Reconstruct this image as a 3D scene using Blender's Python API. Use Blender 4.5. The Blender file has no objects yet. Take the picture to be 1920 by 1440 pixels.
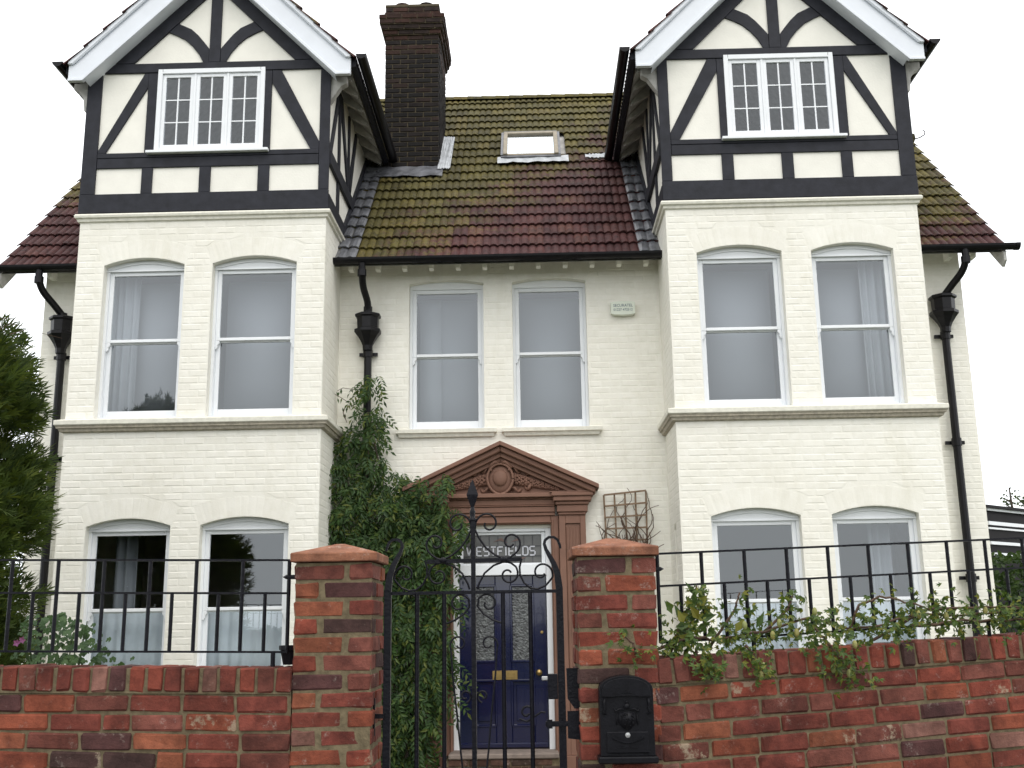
import bpy, bmesh, math, random
from mathutils import Vector, Matrix, geometry, noise
from math import sin, cos, pi, radians as R, sqrt
rnd = random.Random(7)
S = bpy.context.scene
COL = S.collection
# ------------------------------------------------------------------ camera, sky, sun, exposure
cam = bpy.data.cameras.new('camera'); camo = bpy.data.objects.new('camera', cam); COL.objects.link(camo)
cam.sensor_width = 36.0; cam.lens = 36.0*2000/1920; cam.clip_start = 0.05; cam.clip_end = 2000
_p, _y, _r = R(12.52443), R(-1.20394), R(-0.86441)
_f = Vector((sin(_y)*cos(_p), cos(_y)*cos(_p), sin(_p)))
_ri = Vector((cos(_y), -sin(_y), 0)); _u = _ri.cross(_f)
_R = cos(_r)*_ri + sin(_r)*_u; _U = -sin(_r)*_ri + cos(_r)*_u
camo.matrix_world = Matrix(((_R.x, _U.x, -_f.x, 0), (_R.y, _U.y, -_f.y, -12.45), (_R.z, _U.z, -_f.z, 1.65), (0, 0, 0, 1)))
S.camera = camo
W = bpy.data.worlds.new('World'); S.world = W; W.use_nodes = True
nt = W.node_tree; nt.nodes.clear()
wo = nt.nodes.new('ShaderNodeOutputWorld'); bg = nt.nodes.new('ShaderNodeBackground'); bg2 = nt.nodes.new('ShaderNodeBackground')
add = nt.nodes.new('ShaderNodeAddShader'); sk = nt.nodes.new('ShaderNodeTexSky')
SUN_EL, SUN_AZ = R(58), R(160)
sk.sky_type = 'NISHITA'; sk.sun_disc = False; sk.sun_elevation = SUN_EL; sk.sun_rotation = SUN_AZ; sk.dust_density = 4
tc = nt.nodes.new('ShaderNodeTexCoord'); sx = nt.nodes.new('ShaderNodeSeparateXYZ'); cr = nt.nodes.new('ShaderNodeValToRGB')
nz = nt.nodes.new('ShaderNodeTexNoise'); nz.inputs['Scale'].default_value = 1.6; nz.inputs['Detail'].default_value = 5
mx = nt.nodes.new('ShaderNodeMath'); mx.operation = 'MULTIPLY_ADD'; mx.inputs[1].default_value = 0.22
nt.links.new(tc.outputs['Generated'], sx.inputs[0]); nt.links.new(tc.outputs['Generated'], nz.inputs['Vector'])
nt.links.new(nz.outputs['Fac'], mx.inputs[0]); nt.links.new(sx.outputs['Z'], mx.inputs[2]); nt.links.new(mx.outputs[0], cr.inputs[0])
cr.color_ramp.elements[0].color = (0.86, 0.90, 0.93, 1); cr.color_ramp.elements[0].position = 0.02
cr.color_ramp.elements[1].color = (1.0, 1.0, 1.0, 1); cr.color_ramp.elements[1].position = 0.75
nt.links.new(cr.outputs[0], bg.inputs[0]); bg.inputs[1].default_value = 1.82
nt.links.new(sk.outputs[0], bg2.inputs[0]); bg2.inputs[1].default_value = 0.012
nt.links.new(bg.outputs[0], add.inputs[0]); nt.links.new(bg2.outputs[0], add.inputs[1]); nt.links.new(add.outputs[0], wo.inputs[0])
sl = bpy.data.lights.new('sun', 'SUN'); sl.energy = 0.9; sl.angle = R(35); sl.color = (1, .96, .9)
so = bpy.data.objects.new('sun', sl); COL.objects.link(so)
sd = Vector((sin(SUN_AZ)*cos(SUN_EL), cos(SUN_AZ)*cos(SUN_EL), sin(SUN_EL)))
so.rotation_euler = sd.to_track_quat('Z', 'Y').to_euler(); so.location = (0, -20, 30)
S.view_settings.view_transform = 'Standard'; S.view_settings.look = 'None'
S.view_settings.exposure = 0.0; S.view_settings.gamma = 1.0
try: S.view_settings.use_curve_mapping = False
except Exception: pass
S.cycles.max_bounces = 8; S.cycles.transparent_max_bounces = 12
# ------------------------------------------------------------------ helpers
HX = -0.405
WMX = {}
def put(o, parent=None):
    COL.objects.link(o)
    if parent is not None:
        o.parent = parent; o.matrix_parent_inverse = WMX.get(parent.name, Matrix()).inverted()
    return o
def tag(o, label=None, cat=None, group=None, kind=None):
    if label: o['label'] = label
    if cat: o['category'] = cat
    if group: o['group'] = group
    if kind: o['kind'] = kind
    return o
def thing(name, label, cat, loc, group=None):
    o = bpy.data.objects.new(name, None); o.location = loc; COL.objects.link(o)
    o.empty_display_size = .1
    WMX[o.name] = Matrix.Translation(loc)
    return tag(o, label, cat, group)
class MB:
    def __init__(s): s.v = []; s.f = []
    def add(s, vs, fs):
        b = len(s.v); s.v += [tuple(p) for p in vs]; s.f += [tuple(b+i for i in f) for f in fs]; return s
    def hexa(s, p):
        return s.add(p, [(0,3,2,1),(4,5,6,7),(0,1,5,4),(1,2,6,5),(2,3,7,6),(3,0,4,7)])
    def box(s, x0, x1, y0, y1, z0, z1):
        if x0 > x1: x0, x1 = x1, x0
        if y0 > y1: y0, y1 = y1, y0
        if z0 > z1: z0, z1 = z1, z0
        return s.hexa([(x0,y0,z0),(x1,y0,z0),(x1,y1,z0),(x0,y1,z0),(x0,y0,z1),(x1,y0,z1),(x1,y1,z1),(x0,y1,z1)])
    def quad(s, a, b, c, d): return s.add([a,b,c,d], [(0,1,2,3)])
    def ext(s, poly, y0, y1, m=None):
        """polygon in (x,z) extruded from y0 to y1; m maps (u,y,z) to world"""
        m = m or (lambda u, y, z: (u, y, z))
        n = len(poly)
        tri = geometry.tessellate_polygon([[Vector((p[0], p[1], 0)) for p in poly]])
        vs = [m(p[0], y0, p[1]) for p in poly]+[m(p[0], y1, p[1]) for p in poly]
        fs = [t for t in tri]+[(t[2]+n, t[1]+n, t[0]+n) for t in tri]+[(i, (i+1) % n, (i+1) % n+n, i+n) for i in range(n)]
        return s.add(vs, fs)
    def tube(s, pts, r, n=6, flat=None, cap=True):
        pts = [Vector(p) for p in pts]; N = len(pts); rings = []
        rr = r if isinstance(r, (list, tuple)) else [r]*N
        up = None
        for i in range(N):
            t = (pts[min(i+1, N-1)]-pts[max(i-1, 0)])
            t = t.normalized() if t.length > 1e-9 else Vector((0,0,1))
            if up is None:
                up = Vector((0,1,0)) if abs(t.y) < .9 else Vector((1,0,0))
            a = up - t*up.dot(t)
            if a.length < 1e-4: a = t.orthogonal()
            a.normalize(); up = a; b = t.cross(a)
            ka, kb = (flat if flat else (1, 1))
            rings.append([pts[i]+a*(cos(2*pi*k/n+pi/n)*rr[i]*ka)+b*(sin(2*pi*k/n+pi/n)*rr[i]*kb) for k in range(n)])
        vs = [p for ring in rings for p in ring]
        fs = [(i*n+k, i*n+(k+1) % n, (i+1)*n+(k+1) % n, (i+1)*n+k) for i in range(N-1) for k in range(n)]
        if cap: fs += [tuple(range(n-1, -1, -1)), tuple((N-1)*n+k for k in range(n))]
        return s.add(vs, fs)
    def lathe(s, prof, c, n=16, a0=0, a1=2*pi, sx=1, sy=1):
        full = abs(a1-a0-2*pi) < 1e-6; m = n if full else n+1
        vs = [(c[0]+r*cos(a0+(a1-a0)*k/n)*sx, c[1]+r*sin(a0+(a1-a0)*k/n)*sy, c[2]+z) for r, z in prof for k in range(m)]
        fs = []
        for i in range(len(prof)-1):
            for k in range(n):
                k2 = (k+1) % m
                fs.append((i*m+k, i*m+k2, (i+1)*m+k2, (i+1)*m+k))
        return s.add(vs, fs)
    def ball(s, c, r, nu=8, nv=5, sc=(1,1,1), M=None):
        prof = [(sin(pi*j/nv), -cos(pi*j/nv)) for j in range(nv+1)]
        vs = []; fs = []
        for q, z in prof:
            for k in range(nu):
                v = Vector((q*cos(2*pi*k/nu)*r*sc[0], q*sin(2*pi*k/nu)*r*sc[1], z*r*sc[2]))
                if M: v = M @ v
                vs.append(Vector(c)+v)
        for j in range(nv):
            for k in range(nu): fs.append((j*nu+k, j*nu+(k+1) % nu, (j+1)*nu+(k+1) % nu, (j+1)*nu+k))
        return s.add(vs, fs)
    def path(s, path, prof):
        """mould: open xy path (list of (x,y)), profile list of (out,z); outward is to the right of travel"""
        P = [Vector(p) for p in path]; N = len(P); offs = []
        for i in range(N):
            ns = []
            if i > 0: d = (P[i]-P[i-1]).normalized(); ns.append(Vector((d.y, -d.x)))
            if i < N-1: d = (P[i+1]-P[i]).normalized(); ns.append(Vector((d.y, -d.x)))
            if len(ns) == 1: offs.append(ns[0])
            else:
                b = (ns[0]+ns[1]); offs.append(b/ max(.2, b.dot(ns[0])))
        k = len(prof)
        vs = [(P[i].x+offs[i].x*o, P[i].y+offs[i].y*o, z) for i in range(N) for o, z in prof]
        fs = [(i*k+j, (i+1)*k+j, (i+1)*k+j+1, i*k+j+1) for i in range(N-1) for j in range(k-1)]
        fs += [tuple(range(k)), tuple((N-1)*k+j for j in reversed(range(k)))]
        return s.add(vs, fs)
    def mesh(s, name, mat, smooth=False):
        me = bpy.data.meshes.new(name); me.from_pydata(s.v, [], s.f); me.materials.append(mat)
        bm = bmesh.new(); bm.from_mesh(me); bmesh.ops.recalc_face_normals(bm, faces=bm.faces); bm.to_mesh(me); bm.free()
        if smooth: me.polygons.foreach_set('use_smooth', [True]*len(me.polygons))
        me.update(); return me
    def build(s, name, mat, parent=None, smooth=False, bevel=0, kind=None):
        o = bpy.data.objects.new(name, s.mesh(name, mat, smooth)); put(o, parent)
        if bevel:
            b = o.modifiers.new('bevel', 'BEVEL'); b.width = bevel; b.segments = 1; b.limit_method = 'ANGLE'; b.angle_limit = R(40)
        if kind: o['kind'] = kind
        return o
# ------------------------------------------------------------------ materials
def nodes(name):
    m = bpy.data.materials.new(name); m.use_nodes = True
    t = m.node_tree; b = t.nodes['Principled BSDF']; return m, t, b
def N(t, kind, **kw):
    n = t.nodes.new('ShaderNode'+kind)
    for k, v in kw.items():
        if k in n.inputs: n.inputs[k].default_value = v
        else: setattr(n, k, v)
    return n
def ramp(t, stops, interp='LINEAR'):
    n = t.nodes.new('ShaderNodeValToRGB'); e = n.color_ramp.elements; n.color_ramp.interpolation = interp
    while len(e) < len(stops): e.new(0.5)
    for q, (p, c) in zip(e, stops): q.position = p; q.color = (*c, 1) if len(c) == 3 else c
    return n
def piece_random(t):
    oi = N(t, 'ObjectInfo'); g = N(t, 'NewGeometry'); a = N(t, 'Math', operation='ADD'); f = N(t, 'Math', operation='FRACT')
    t.links.new(oi.outputs['Random'], a.inputs[0]); t.links.new(g.outputs['Random Per Island'], a.inputs[1]); t.links.new(a.outputs[0], f.inputs[0])
    return f.outputs[0]
def mixc(t, fac, a, b, mode='MIX'):
    n = t.nodes.new('ShaderNodeMix'); n.data_type = 'RGBA'; n.blend_type = mode
    for i, v in ((0, fac), (6, a), (7, b)):
        if hasattr(v, 'is_output'): t.links.new(v, n.inputs[i])
        elif isinstance(v, (int, float)): n.inputs[i].default_value = v
        else: n.inputs[i].default_value = (*v, 1)
    return n.outputs[2]
def noise_out(t, scale, detail=4, rough=.55, coord='pos', scl=None):
    n = N(t, 'TexNoise', Scale=scale, Detail=detail, Roughness=rough)
    if coord == 'pos': v = N(t, 'NewGeometry').outputs['Position']
    else: v = N(t, 'TexCoord').outputs['Object']
    if scl:
        mp = N(t, 'Mapping'); mp.inputs['Scale'].default_value = scl; t.links.new(v, mp.inputs[0]); v = mp.outputs[0]
    t.links.new(v, n.inputs['Vector']); return n.outputs['Fac']
def bump(t, b, h, strength=.3, dist=.004):
    n = N(t, 'Bump', Strength=strength, Distance=dist); t.links.new(h, n.inputs['Height']); t.links.new(n.outputs[0], b.inputs['Normal'])
def simple(name, col, rough=.6, metal=0, var=.12, scale=6, bmp=.0, bscale=60, spec=.5, coat=0):
    m, t, b = nodes(name)
    n = noise_out(t, scale, 5)
    r = ramp(t, [(.25, tuple(c*(1-var) for c in col)), (.75, tuple(min(1, c*(1+var)) for c in col))])
    t.links.new(n, r.inputs[0]); t.links.new(r.outputs[0], b.inputs['Base Color'])
    b.inputs['Roughness'].default_value = rough; b.inputs['Metallic'].default_value = metal
    b.inputs['Specular IOR Level'].default_value = spec; b.inputs['Coat Weight'].default_value = coat
    if bmp: bump(t, b, noise_out(t, bscale, 4), bmp)
    return m
def mat_paint_brick():
    m, t, b = nodes('cream_masonry_paint')
    n1 = noise_out(t, .9, 5); n2 = noise_out(t, 9, 6, .6); n3 = noise_out(t, 2.2, 6, .65, scl=(1.6, 1.6, .35))
    r1 = ramp(t, [(.3, (.825, .80, .72)), (.7, (.88, .86, .785))]); t.links.new(n1, r1.inputs[0])
    r2 = ramp(t, [(.42, (.93, .925, .90)), (.6, (1, 1, 1))]); t.links.new(n2, r2.inputs[0])
    c = mixc(t, .55, r1.outputs[0], r2.outputs[0], 'MULTIPLY')
    r3 = ramp(t, [(.56, (1, 1, 1)), (.78, (.83, .82, .76))]); t.links.new(n3, r3.inputs[0])
    c = mixc(t, .6, c, r3.outputs[0], 'MULTIPLY')
    pr = piece_random(t); r4 = ramp(t, [(0, (.955, .955, .95)), (1, (1, 1, 1))]); t.links.new(pr, r4.inputs[0])
    c = mixc(t, 1, c, r4.outputs[0], 'MULTIPLY')
    t.links.new(c, b.inputs['Base Color']); b.inputs['Roughness'].default_value = .7
    bump(t, b, noise_out(t, 70, 5), .35, .004); return m
def mat_brick(name, stops, eff=.695, patch=.755):
    m, t, b = nodes(name)
    pr = piece_random(t); r = ramp(t, stops, 'CONSTANT'); t.links.new(pr, r.inputs[0])
    n1 = noise_out(t, 22, 6, .65); r1 = ramp(t, [(.3, (.55, .5, .5)), (.55, (1, 1, 1)), (.8, (1.25, 1.2, 1.15))]); t.links.new(n1, r1.inputs[0])
    c = mixc(t, .8, r.outputs[0], r1.outputs[0], 'MULTIPLY')
    n4 = noise_out(t, 7, 3, .5); r4 = ramp(t, [(.34, (.45, .40, .42)), (.52, (1, 1, 1))]); t.links.new(n4, r4.inputs[0])
    c = mixc(t, .65, c, r4.outputs[0], 'MULTIPLY')
    n2 = noise_out(t, 13, 7, .72); r2 = ramp(t, [(eff-.12, (0, 0, 0)), (eff+.03, (1, 1, 1))]); t.links.new(n2, r2.inputs[0])
    n3 = noise_out(t, 120, 3); r3 = ramp(t, [(.4, (0,0,0)), (.6, (.75,.75,.75))]); t.links.new(n3, r3.inputs[0])
    f = mixc(t, 1, r2.outputs[0], r3.outputs[0], 'MULTIPLY')
    c = mixc(t, f, c, (.46, .39, .34))
    n5 = noise_out(t, 9, 6, .7); ad = N(t, 'Math', operation='MULTIPLY_ADD'); t.links.new(pr, ad.inputs[0]); ad.inputs[1].default_value = 7.31; ad.inputs[2].default_value = .17
    fr = N(t, 'Math', operation='FRACT'); t.links.new(ad.outputs[0], fr.inputs[0]); r9 = ramp(t, [(.80, (0, 0, 0)), (.99, (.22, .22, .22))]); t.links.new(fr.outputs[0], r9.inputs[0])
    sm = N(t, 'Math', operation='ADD'); t.links.new(n5, sm.inputs[0]); t.links.new(r9.outputs[0], sm.inputs[1]); r8 = ramp(t, [(patch, (0, 0, 0)), (patch+.06, (.75, .75, .75))]); t.links.new(sm.outputs[0], r8.inputs[0])
    c = mixc(t, r8.outputs[0], c, (.33, .27, .19))
    n6 = noise_out(t, 4.5, 5, .65); r6 = ramp(t, [(.36, (.42, .40, .36)), (.6, (1, 1, 1))]); t.links.new(n6, r6.inputs[0]); c = mixc(t, .75, c, r6.outputs[0], 'MULTIPLY')
    t.links.new(c, b.inputs['Base Color']); b.inputs['Roughness'].default_value = .85; b.inputs['Specular IOR Level'].default_value = .3
    bump(t, b, noise_out(t, 90, 6, .7), .8, .006); return m
def mat_tile():
    m, t, b = nodes('clay_roof_tile')
    pr = piece_random(t)
    r = ramp(t, [(0, (.060, .021, .021)), (.3, (.082, .028, .027)), (.6, (.068, .024, .025)), (.85, (.092, .032, .030)), (1, (.105, .042, .032))]); t.links.new(pr, r.inputs[0])
    g = N(t, 'NewGeometry'); sp = N(t, 'SeparateXYZ'); t.links.new(g.outputs['Position'], sp.inputs[0])
    def mth(op, a, bb, cc=None):
        n = N(t, 'Math', operation=op)
        for i, v in enumerate((a, bb, cc)):
            if v is None: continue
            if isinstance(v, (int, float)): n.inputs[i].default_value = v
            else: t.links.new(v, n.inputs[i])
        return n.outputs[0]
    X, Y = sp.outputs[0], sp.outputs[1]
    mm = mth('SUBTRACT', mth('MULTIPLY_ADD', Y, 1.0, -.95), X)
    mm = mth('ADD', mm, mth('MULTIPLY', mth('GREATER_THAN', X, 4.0), 6.3))
    mm = mth('SUBTRACT', mm, mth('MULTIPLY', mth('LESS_THAN', X, -4.6), 6.3))
    n1 = noise_out(t, 1.1, 5, .6); n2 = noise_out(t, 11, 6, .7)
    mm = mth('ADD', mm, mth('MULTIPLY_ADD', n1, 3.6, -1.8)); mm = mth('ADD', mm, mth('MULTIPLY_ADD', n2, 4.2, -2.1))
    mm = mth('ADD', mm, mth('MULTIPLY_ADD', pr, .45, -.22))
    rm = ramp(t, [(.38, (0, 0, 0)), (.62, (.92, .92, .92))]); t.links.new(mth('MULTIPLY_ADD', mm, .22, .42), rm.inputs[0])
    n3 = noise_out(t, 26, 5, .6); r3 = ramp(t, [(.28, (.050, .040, .010)), (.46, (.108, .098, .018)), (.60, (.082, .074, .026)), (.74, (.155, .14, .055)), (.9, (.24, .21, .13))]); t.links.new(n3, r3.inputs[0])
    rq = ramp(t, [(0, (.62, .60, .5)), (.5, (1, 1, 1)), (.85, (1.2, 1.12, .9)), (1, (1.35, 1.22, 1.2))]); t.links.new(pr, rq.inputs[0])
    c = mixc(t, rm.outputs[0], r.outputs[0], mixc(t, .9, r3.outputs[0], rq.outputs[0], 'MULTIPLY'))
    n5 = noise_out(t, 42, 5, .65); r5 = ramp(t, [(.66, (0, 0, 0)), (.74, (.7, .7, .7))]); t.links.new(n5, r5.inputs[0])
    c = mixc(t, r5.outputs[0], c, (.21, .19, .15))
    n6 = noise_out(t, 5, 5, .6); r6 = ramp(t, [(.3, (.5, .5, .5)), (.6, (1.0, 1.0, 1.0))]); t.links.new(n6, r6.inputs[0])
    c = mixc(t, .8, c, r6.outputs[0], 'MULTIPLY')
    n7 = noise_out(t, 17, 6, .75); r7 = ramp(t, [(.36, (.35, .35, .33)), (.5, (.9, .9, .9)), (.7, (1.25, 1.2, 1.1))]); t.links.new(n7, r7.inputs[0]); c = mixc(t, .85, c, r7.outputs[0], 'MULTIPLY')
    t.links.new(c, b.inputs['Base Color']); b.inputs['Roughness'].default_value = .75; b.inputs['Specular IOR Level'].default_value = .3
    bump(t, b, noise_out(t, 80, 5), .5, .004); return m
def mat_glass(name, tint=(1,1,1), base=.075, rough=0.0, wave=0):
    m = bpy.data.materials.new(name); m.use_nodes = True; t = m.node_tree; t.nodes.clear()
    o = N(t, 'OutputMaterial'); mix = N(t, 'MixShader'); tr = N(t, 'BsdfTransparent'); gl = N(t, 'BsdfGlossy')
    tr.inputs[0].default_value = (*tint, 1); gl.inputs['Roughness'].default_value = rough; gl.inputs['Color'].default_value = (.93, .97, 1, 1)
    lw = N(t, 'LayerWeight', Blend=.5); p = N(t, 'Math', operation='POWER'); p.inputs[1].default_value = 5
    t.links.new(lw.outputs['Facing'], p.inputs[0])
    q = N(t, 'Math', operation='MULTIPLY_ADD'); q.inputs[1].default_value = 1-base; q.inputs[2].default_value = base
    t.links.new(p.outputs[0], q.inputs[0]); t.links.new(q.outputs[0], mix.inputs[0])
    t.links.new(tr.outputs[0], mix.inputs[1]); t.links.new(gl.outputs[0], mix.inputs[2]); t.links.new(mix.outputs[0], o.inputs[0])
    if wave:
        bn = N(t, 'Bump', Strength=wave, Distance=.01); t.links.new(noise_out(t, 2.2, 2), bn.inputs['Height']); t.links.new(bn.outputs[0], gl.inputs['Normal'])
    return m
def mat_leaf(name, cols, rough=.5, trans=.35):
    m, t, b = nodes(name)
    pr = piece_random(t); st = [(i/max(1, len(cols)-1), c) for i, c in enumerate(cols)]
    r = ramp(t, st); t.links.new(pr, r.inputs[0])
    t.links.new(r.outputs[0], b.inputs['Base Color']); b.inputs['Roughness'].default_value = rough; b.inputs['Specular IOR Level'].default_value = .35
    o = t.nodes['Material Output']; tl = N(t, 'BsdfTranslucent'); ms = N(t, 'MixShader'); ms.inputs[0].default_value = trans
    cc = mixc(t, 1, r.outputs[0], (1.3, 1.25, .6), 'MULTIPLY'); t.links.new(cc, tl.inputs[0])
    t.links.new(b.outputs[0], ms.inputs[1]); t.links.new(tl.outputs[0], ms.inputs[2]); t.links.new(ms.outputs[0], o.inputs[0])
    return m
M_WALL = mat_paint_brick()
M_REND = simple('cream_render', (.83, .81, .735), .8, var=.045, scale=5, bmp=.45, bscale=45)
M_TIMB = simple('black_timber_paint', (.019, .020, .027), .6, var=.35, spec=.25, scale=9, bmp=.3, bscale=40)
M_WHITE = simple('white_gloss_paint', (.80, .82, .84), .35, var=.03, scale=4)
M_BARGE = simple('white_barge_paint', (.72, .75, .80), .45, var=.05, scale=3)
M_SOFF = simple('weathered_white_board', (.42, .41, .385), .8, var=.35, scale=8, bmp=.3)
M_STONE_SILL = simple('painted_stone', (.60, .575, .49), .75, var=.15, scale=14, bmp=.35)
M_STRING = simple('stained_painted_stone', (.72, .70, .61), .75, var=.12, scale=18, bmp=.4)
M_TILE = mat_tile()
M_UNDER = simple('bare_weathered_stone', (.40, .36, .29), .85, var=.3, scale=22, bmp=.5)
M_RED = mat_brick('red_stock_brick', [(0, (.235, .055, .034)), (.16, (.190, .047, .033)), (.30, (.255, .068, .036)), (.42, (.150, .047, .034)), (.54, (.205, .068, .050)), (.64, (.265, .085, .044)), (.72, (.088, .036, .034)), (.76, (.20, .050, .034)), (.90, (.066, .034, .030)), (.93, (.23, .11, .085))])
M_MORT = simple('sandy_mortar', (.140, .112, .068), .95, var=.4, scale=30, bmp=.8, bscale=120, spec=.2)
M_CBRK = mat_brick('sooty_chimney_brick', [(0, (.010, .009, .009)), (.35, (.013, .011, .011)), (.65, (.018, .013, .012)), (.9, (.026, .015, .012))], .86, 1.5)
M_CRED = mat_brick('weathered_chimney_brick', [(0, (.04, .020, .015)), (.4, (.055, .024, .017)), (.7, (.03, .018, .015))], .84, 1.5)
M_CMORT = simple('chimney_mortar', (.075, .06, .035), .95, var=.35, scale=20)
M_LEAD = simple('lead_sheet', (.105, .108, .12), .40, var=.55, scale=7, bmp=.35, bscale=25)
M_LEADW = simple('pale_weathered_lead', (.40, .42, .44), .5, var=.3, scale=11, bmp=.5, bscale=30)
M_IRON = simple('black_iron_paint', (.006, .006, .009), .30, var=.3, scale=12, bmp=.6, bscale=70, spec=.16)
M_PIPE = simple('black_gutter_paint', (.008, .0075, .009), .36, var=.3, scale=8, spec=.2)
M_TERR = simple('red_brown_stone', (.192, .098, .066), .72, var=.16, scale=5, bmp=.3, bscale=70)
M_CAPB = mat_brick('terracotta_pier_cap', [(0, (.30, .130, .075))], .66)
M_NAVY = simple('navy_gloss_door_paint', (.0065, .0090, .040), .12, var=.12, scale=3, coat=.5)
M_BRASS = simple('tarnished_brass', (.34, .235, .09), .38, metal=.9, var=.2, scale=20)
M_STEEL = simple('dull_steel', (.5, .5, .5), .35, metal=.9)
M_GLASS = mat_glass('window_glass', (.93, .96, .97), .135, 0, .012)
M_GLASS2 = mat_glass('dormer_glass', (.85, .9, .95), .085)
M_SKYG = mat_glass('skylight_glass', (.9, .95, 1), .62, .02)
M_LETG = simple('leaded_glass_grey', (.105, .105, .10), .22, var=.2, scale=14, bmp=.15, bscale=30)
M_LETW = simple('pale_lettering_glass', (.55, .56, .60), .4, var=.06)
M_LDRED = simple('faded_red_glass', (.13, .075, .06), .4)
M_CAME = simple('lead_came', (.035, .035, .04), .5)
M_NET = simple('net_curtain_cloth', (.55, .60, .64), .9, var=.1, scale=3)
M_BLIND = simple('grey_blind_cloth', (.20, .21, .235), .9, var=.03, scale=2)
M_DRAPE = simple('pale_drape_cloth', (.25, .265, .29), .9, var=.06)
M_ROOM = simple('room_paint', (.30, .26, .23), .9, var=.06)
M_WOOD = simple('floor_timber', (.09, .05, .03), .7)
M_TREL = simple('weathered_trellis_wood', (.20, .135, .085), .85, var=.3, scale=20, bmp=.3)
M_TWIG = simple('dry_brown_twig', (.085, .05, .032), .85, var=.35, scale=30)
M_BARK = simple('dark_bark', (.05, .037, .026), .9, var=.4, scale=14, bmp=.8)
M_PLAS = simple('pale_alarm_plastic', (.66, .70, .60), .45, var=.04)
M_INK = simple('dark_blue_print', (.02, .07, .11), .5)
M_DARKB = simple('black_stained_board', (.010, .008, .009), .6, var=.3, scale=3, spec=.15)
M_SKYW = simple('skylight_wood', (.27, .235, .175), .6, var=.2, scale=12)
M_BPLAS = simple('black_plastic', (.010, .010, .013), .4, var=.2, spec=.2)
M_LBOX = simple('black_cast_letterbox_paint', (.006, .006, .008), .40, var=.3, scale=30, bmp=.25, bscale=120, spec=.14)
M_GRASS = simple('garden_soil_and_grass', (.045, .06, .02), .95, var=.4, scale=3, bmp=.8)
M_ASPH = simple('asphalt', (.05, .05, .052), .9, var=.2, scale=20, bmp=.6, bscale=150)
M_PAVE = simple('concrete_pavement', (.22, .21, .19), .9, var=.2, scale=8, bmp=.4)
M_PATH = simple('garden_path_concrete', (.17, .15, .13), .9, var=.25, scale=9, bmp=.4)
M_STEP = simple('worn_stone_step', (.20, .16, .135), .85, var=.3, scale=12, bmp=.5)
M_WIST = mat_leaf('wisteria_leaf', [(.022, .048, .015), (.036, .078, .020), (.048, .098, .022), (.030, .064, .020), (.066, .115, .024), (.12, .14, .024)])
M_CON = mat_leaf('cypress_foliage', [(.022, .040, .010), (.050, .080, .014), (.074, .108, .018), (.036, .060, .012), (.115, .145, .024)], .7, .3)
M_CLIMB = mat_leaf('passion_climber_leaf', [(.030, .058, .016), (.055, .10, .022), (.09, .145, .026), (.045, .08, .022), (.13, .17, .03), (.20, .19, .03)])
M_PALE = mat_leaf('pale_green_bud', [(.24, .30, .10), (.33, .36, .15), (.40, .36, .13)])
M_MALL = mat_leaf('mallow_leaf', [(.03, .065, .022), (.045, .09, .03), (.06, .11, .035)])
M_PINK = mat_leaf('mallow_petal', [(.22, .07, .18), (.28, .10, .23)])
M_HEDG = mat_leaf('hedge_leaf', [(.012, .030, .008), (.028, .055, .012), (.045, .08, .016)])
M_BTREE = mat_leaf('far_tree_leaf', [(.03, .05, .02), (.05, .075, .03), (.07, .10, .04)])
exec_parts = []
# ------------------------------------------------------------------ ground and street
MB().box(-60, 60, -7.9, 60, -.3, -.004).build('garden_ground', M_GRASS, kind='structure')
MB().box(-60, 60, -10.2, -7.9, -.3, 0).build('pavement', M_PAVE, kind='structure')
MB().box(-60, 60, -10.35, -10.2, -.3, 0.004).build('kerb', M_STEP, kind='structure')
MB().box(-60, 60, -17.0, -10.35, -.4, -.12).build('road', M_ASPH, kind='structure')
MB().box(-400, 400, -400, -17.0, -.4, -.02).build('far_verge', M_GRASS, kind='structure')
MB().box(-400, 400, 60, 500, -.4, -.02).build('land_behind', M_GRASS, kind='structure')
MB().box(-.95, .25, -7.9, -.62, -.1, .012).build('garden_path', M_PATH, kind='structure')
# ------------------------------------------------------------------ the house
house = thing('house', 'cream painted brick house with two half-timbered gables above square bays', 'house', (HX, 3.5, 0))
CAMP = Vector((0, -12.45, 1.65))
OPEN_L = [(HX-4.48, HX-3.555), (HX-3.232, HX-2.268)]
OPEN_R = [(HX+2.272, HX+3.228), (HX+3.558, HX+4.48)]
def arch_pts(op, n=12, grow=0):
    x0, x1, zb, zs, rise = op; c = (x0+x1)/2; h = (x1-x0)/2
    return [(c+h*cos(pi*0+0)*(1-2*k/n), zs+rise*(1-(1-2*k/n)**2)) for k in range(n+1)]   # right to left
def outline(op):
    x0, x1, zb, zs, rise = op
    return [(x0, zb), (x1, zb)]+arch_pts(op)
def wall_sheet(mb, outer, ops, m, depth=.24):
    polys = [[Vector((p[0], p[1], 0)) for p in outer]]+[[Vector((p[0], p[1], 0)) for p in reversed(outline(o))] for o in ops]
    flat = [p for poly in polys for p in poly]
    tris = geometry.tessellate_polygon(polys)
    mb.add([m(p.x, 0, p.y) for p in flat], [tuple(t) for t in tris])
    for o in ops:
        ol = outline(o)
        for a, b in zip(ol, ol[1:]+ol[:1]):
            mb.quad(m(a[0], 0, a[1]), m(b[0], 0, b[1]), m(b[0], -depth, b[1]), m(a[0], -depth, a[1]))
RING = .205
def excl(op, z):
    x0, x1, zb, zs, rise = op; c = (x0+x1)/2; h = (x1-x0)/2
    if z < zb: return None
    if z <= zs: return (x0, x1)
    if z <= zs+RING: q = h+.08*(z-zs)/RING; return (c-q, c+q)
    r2 = rise*1.25
    if z < zs+RING+r2:
        q = (h+.08)*sqrt(1-(z-zs-RING)/r2); return (c-q, c+q)
    return None
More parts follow.
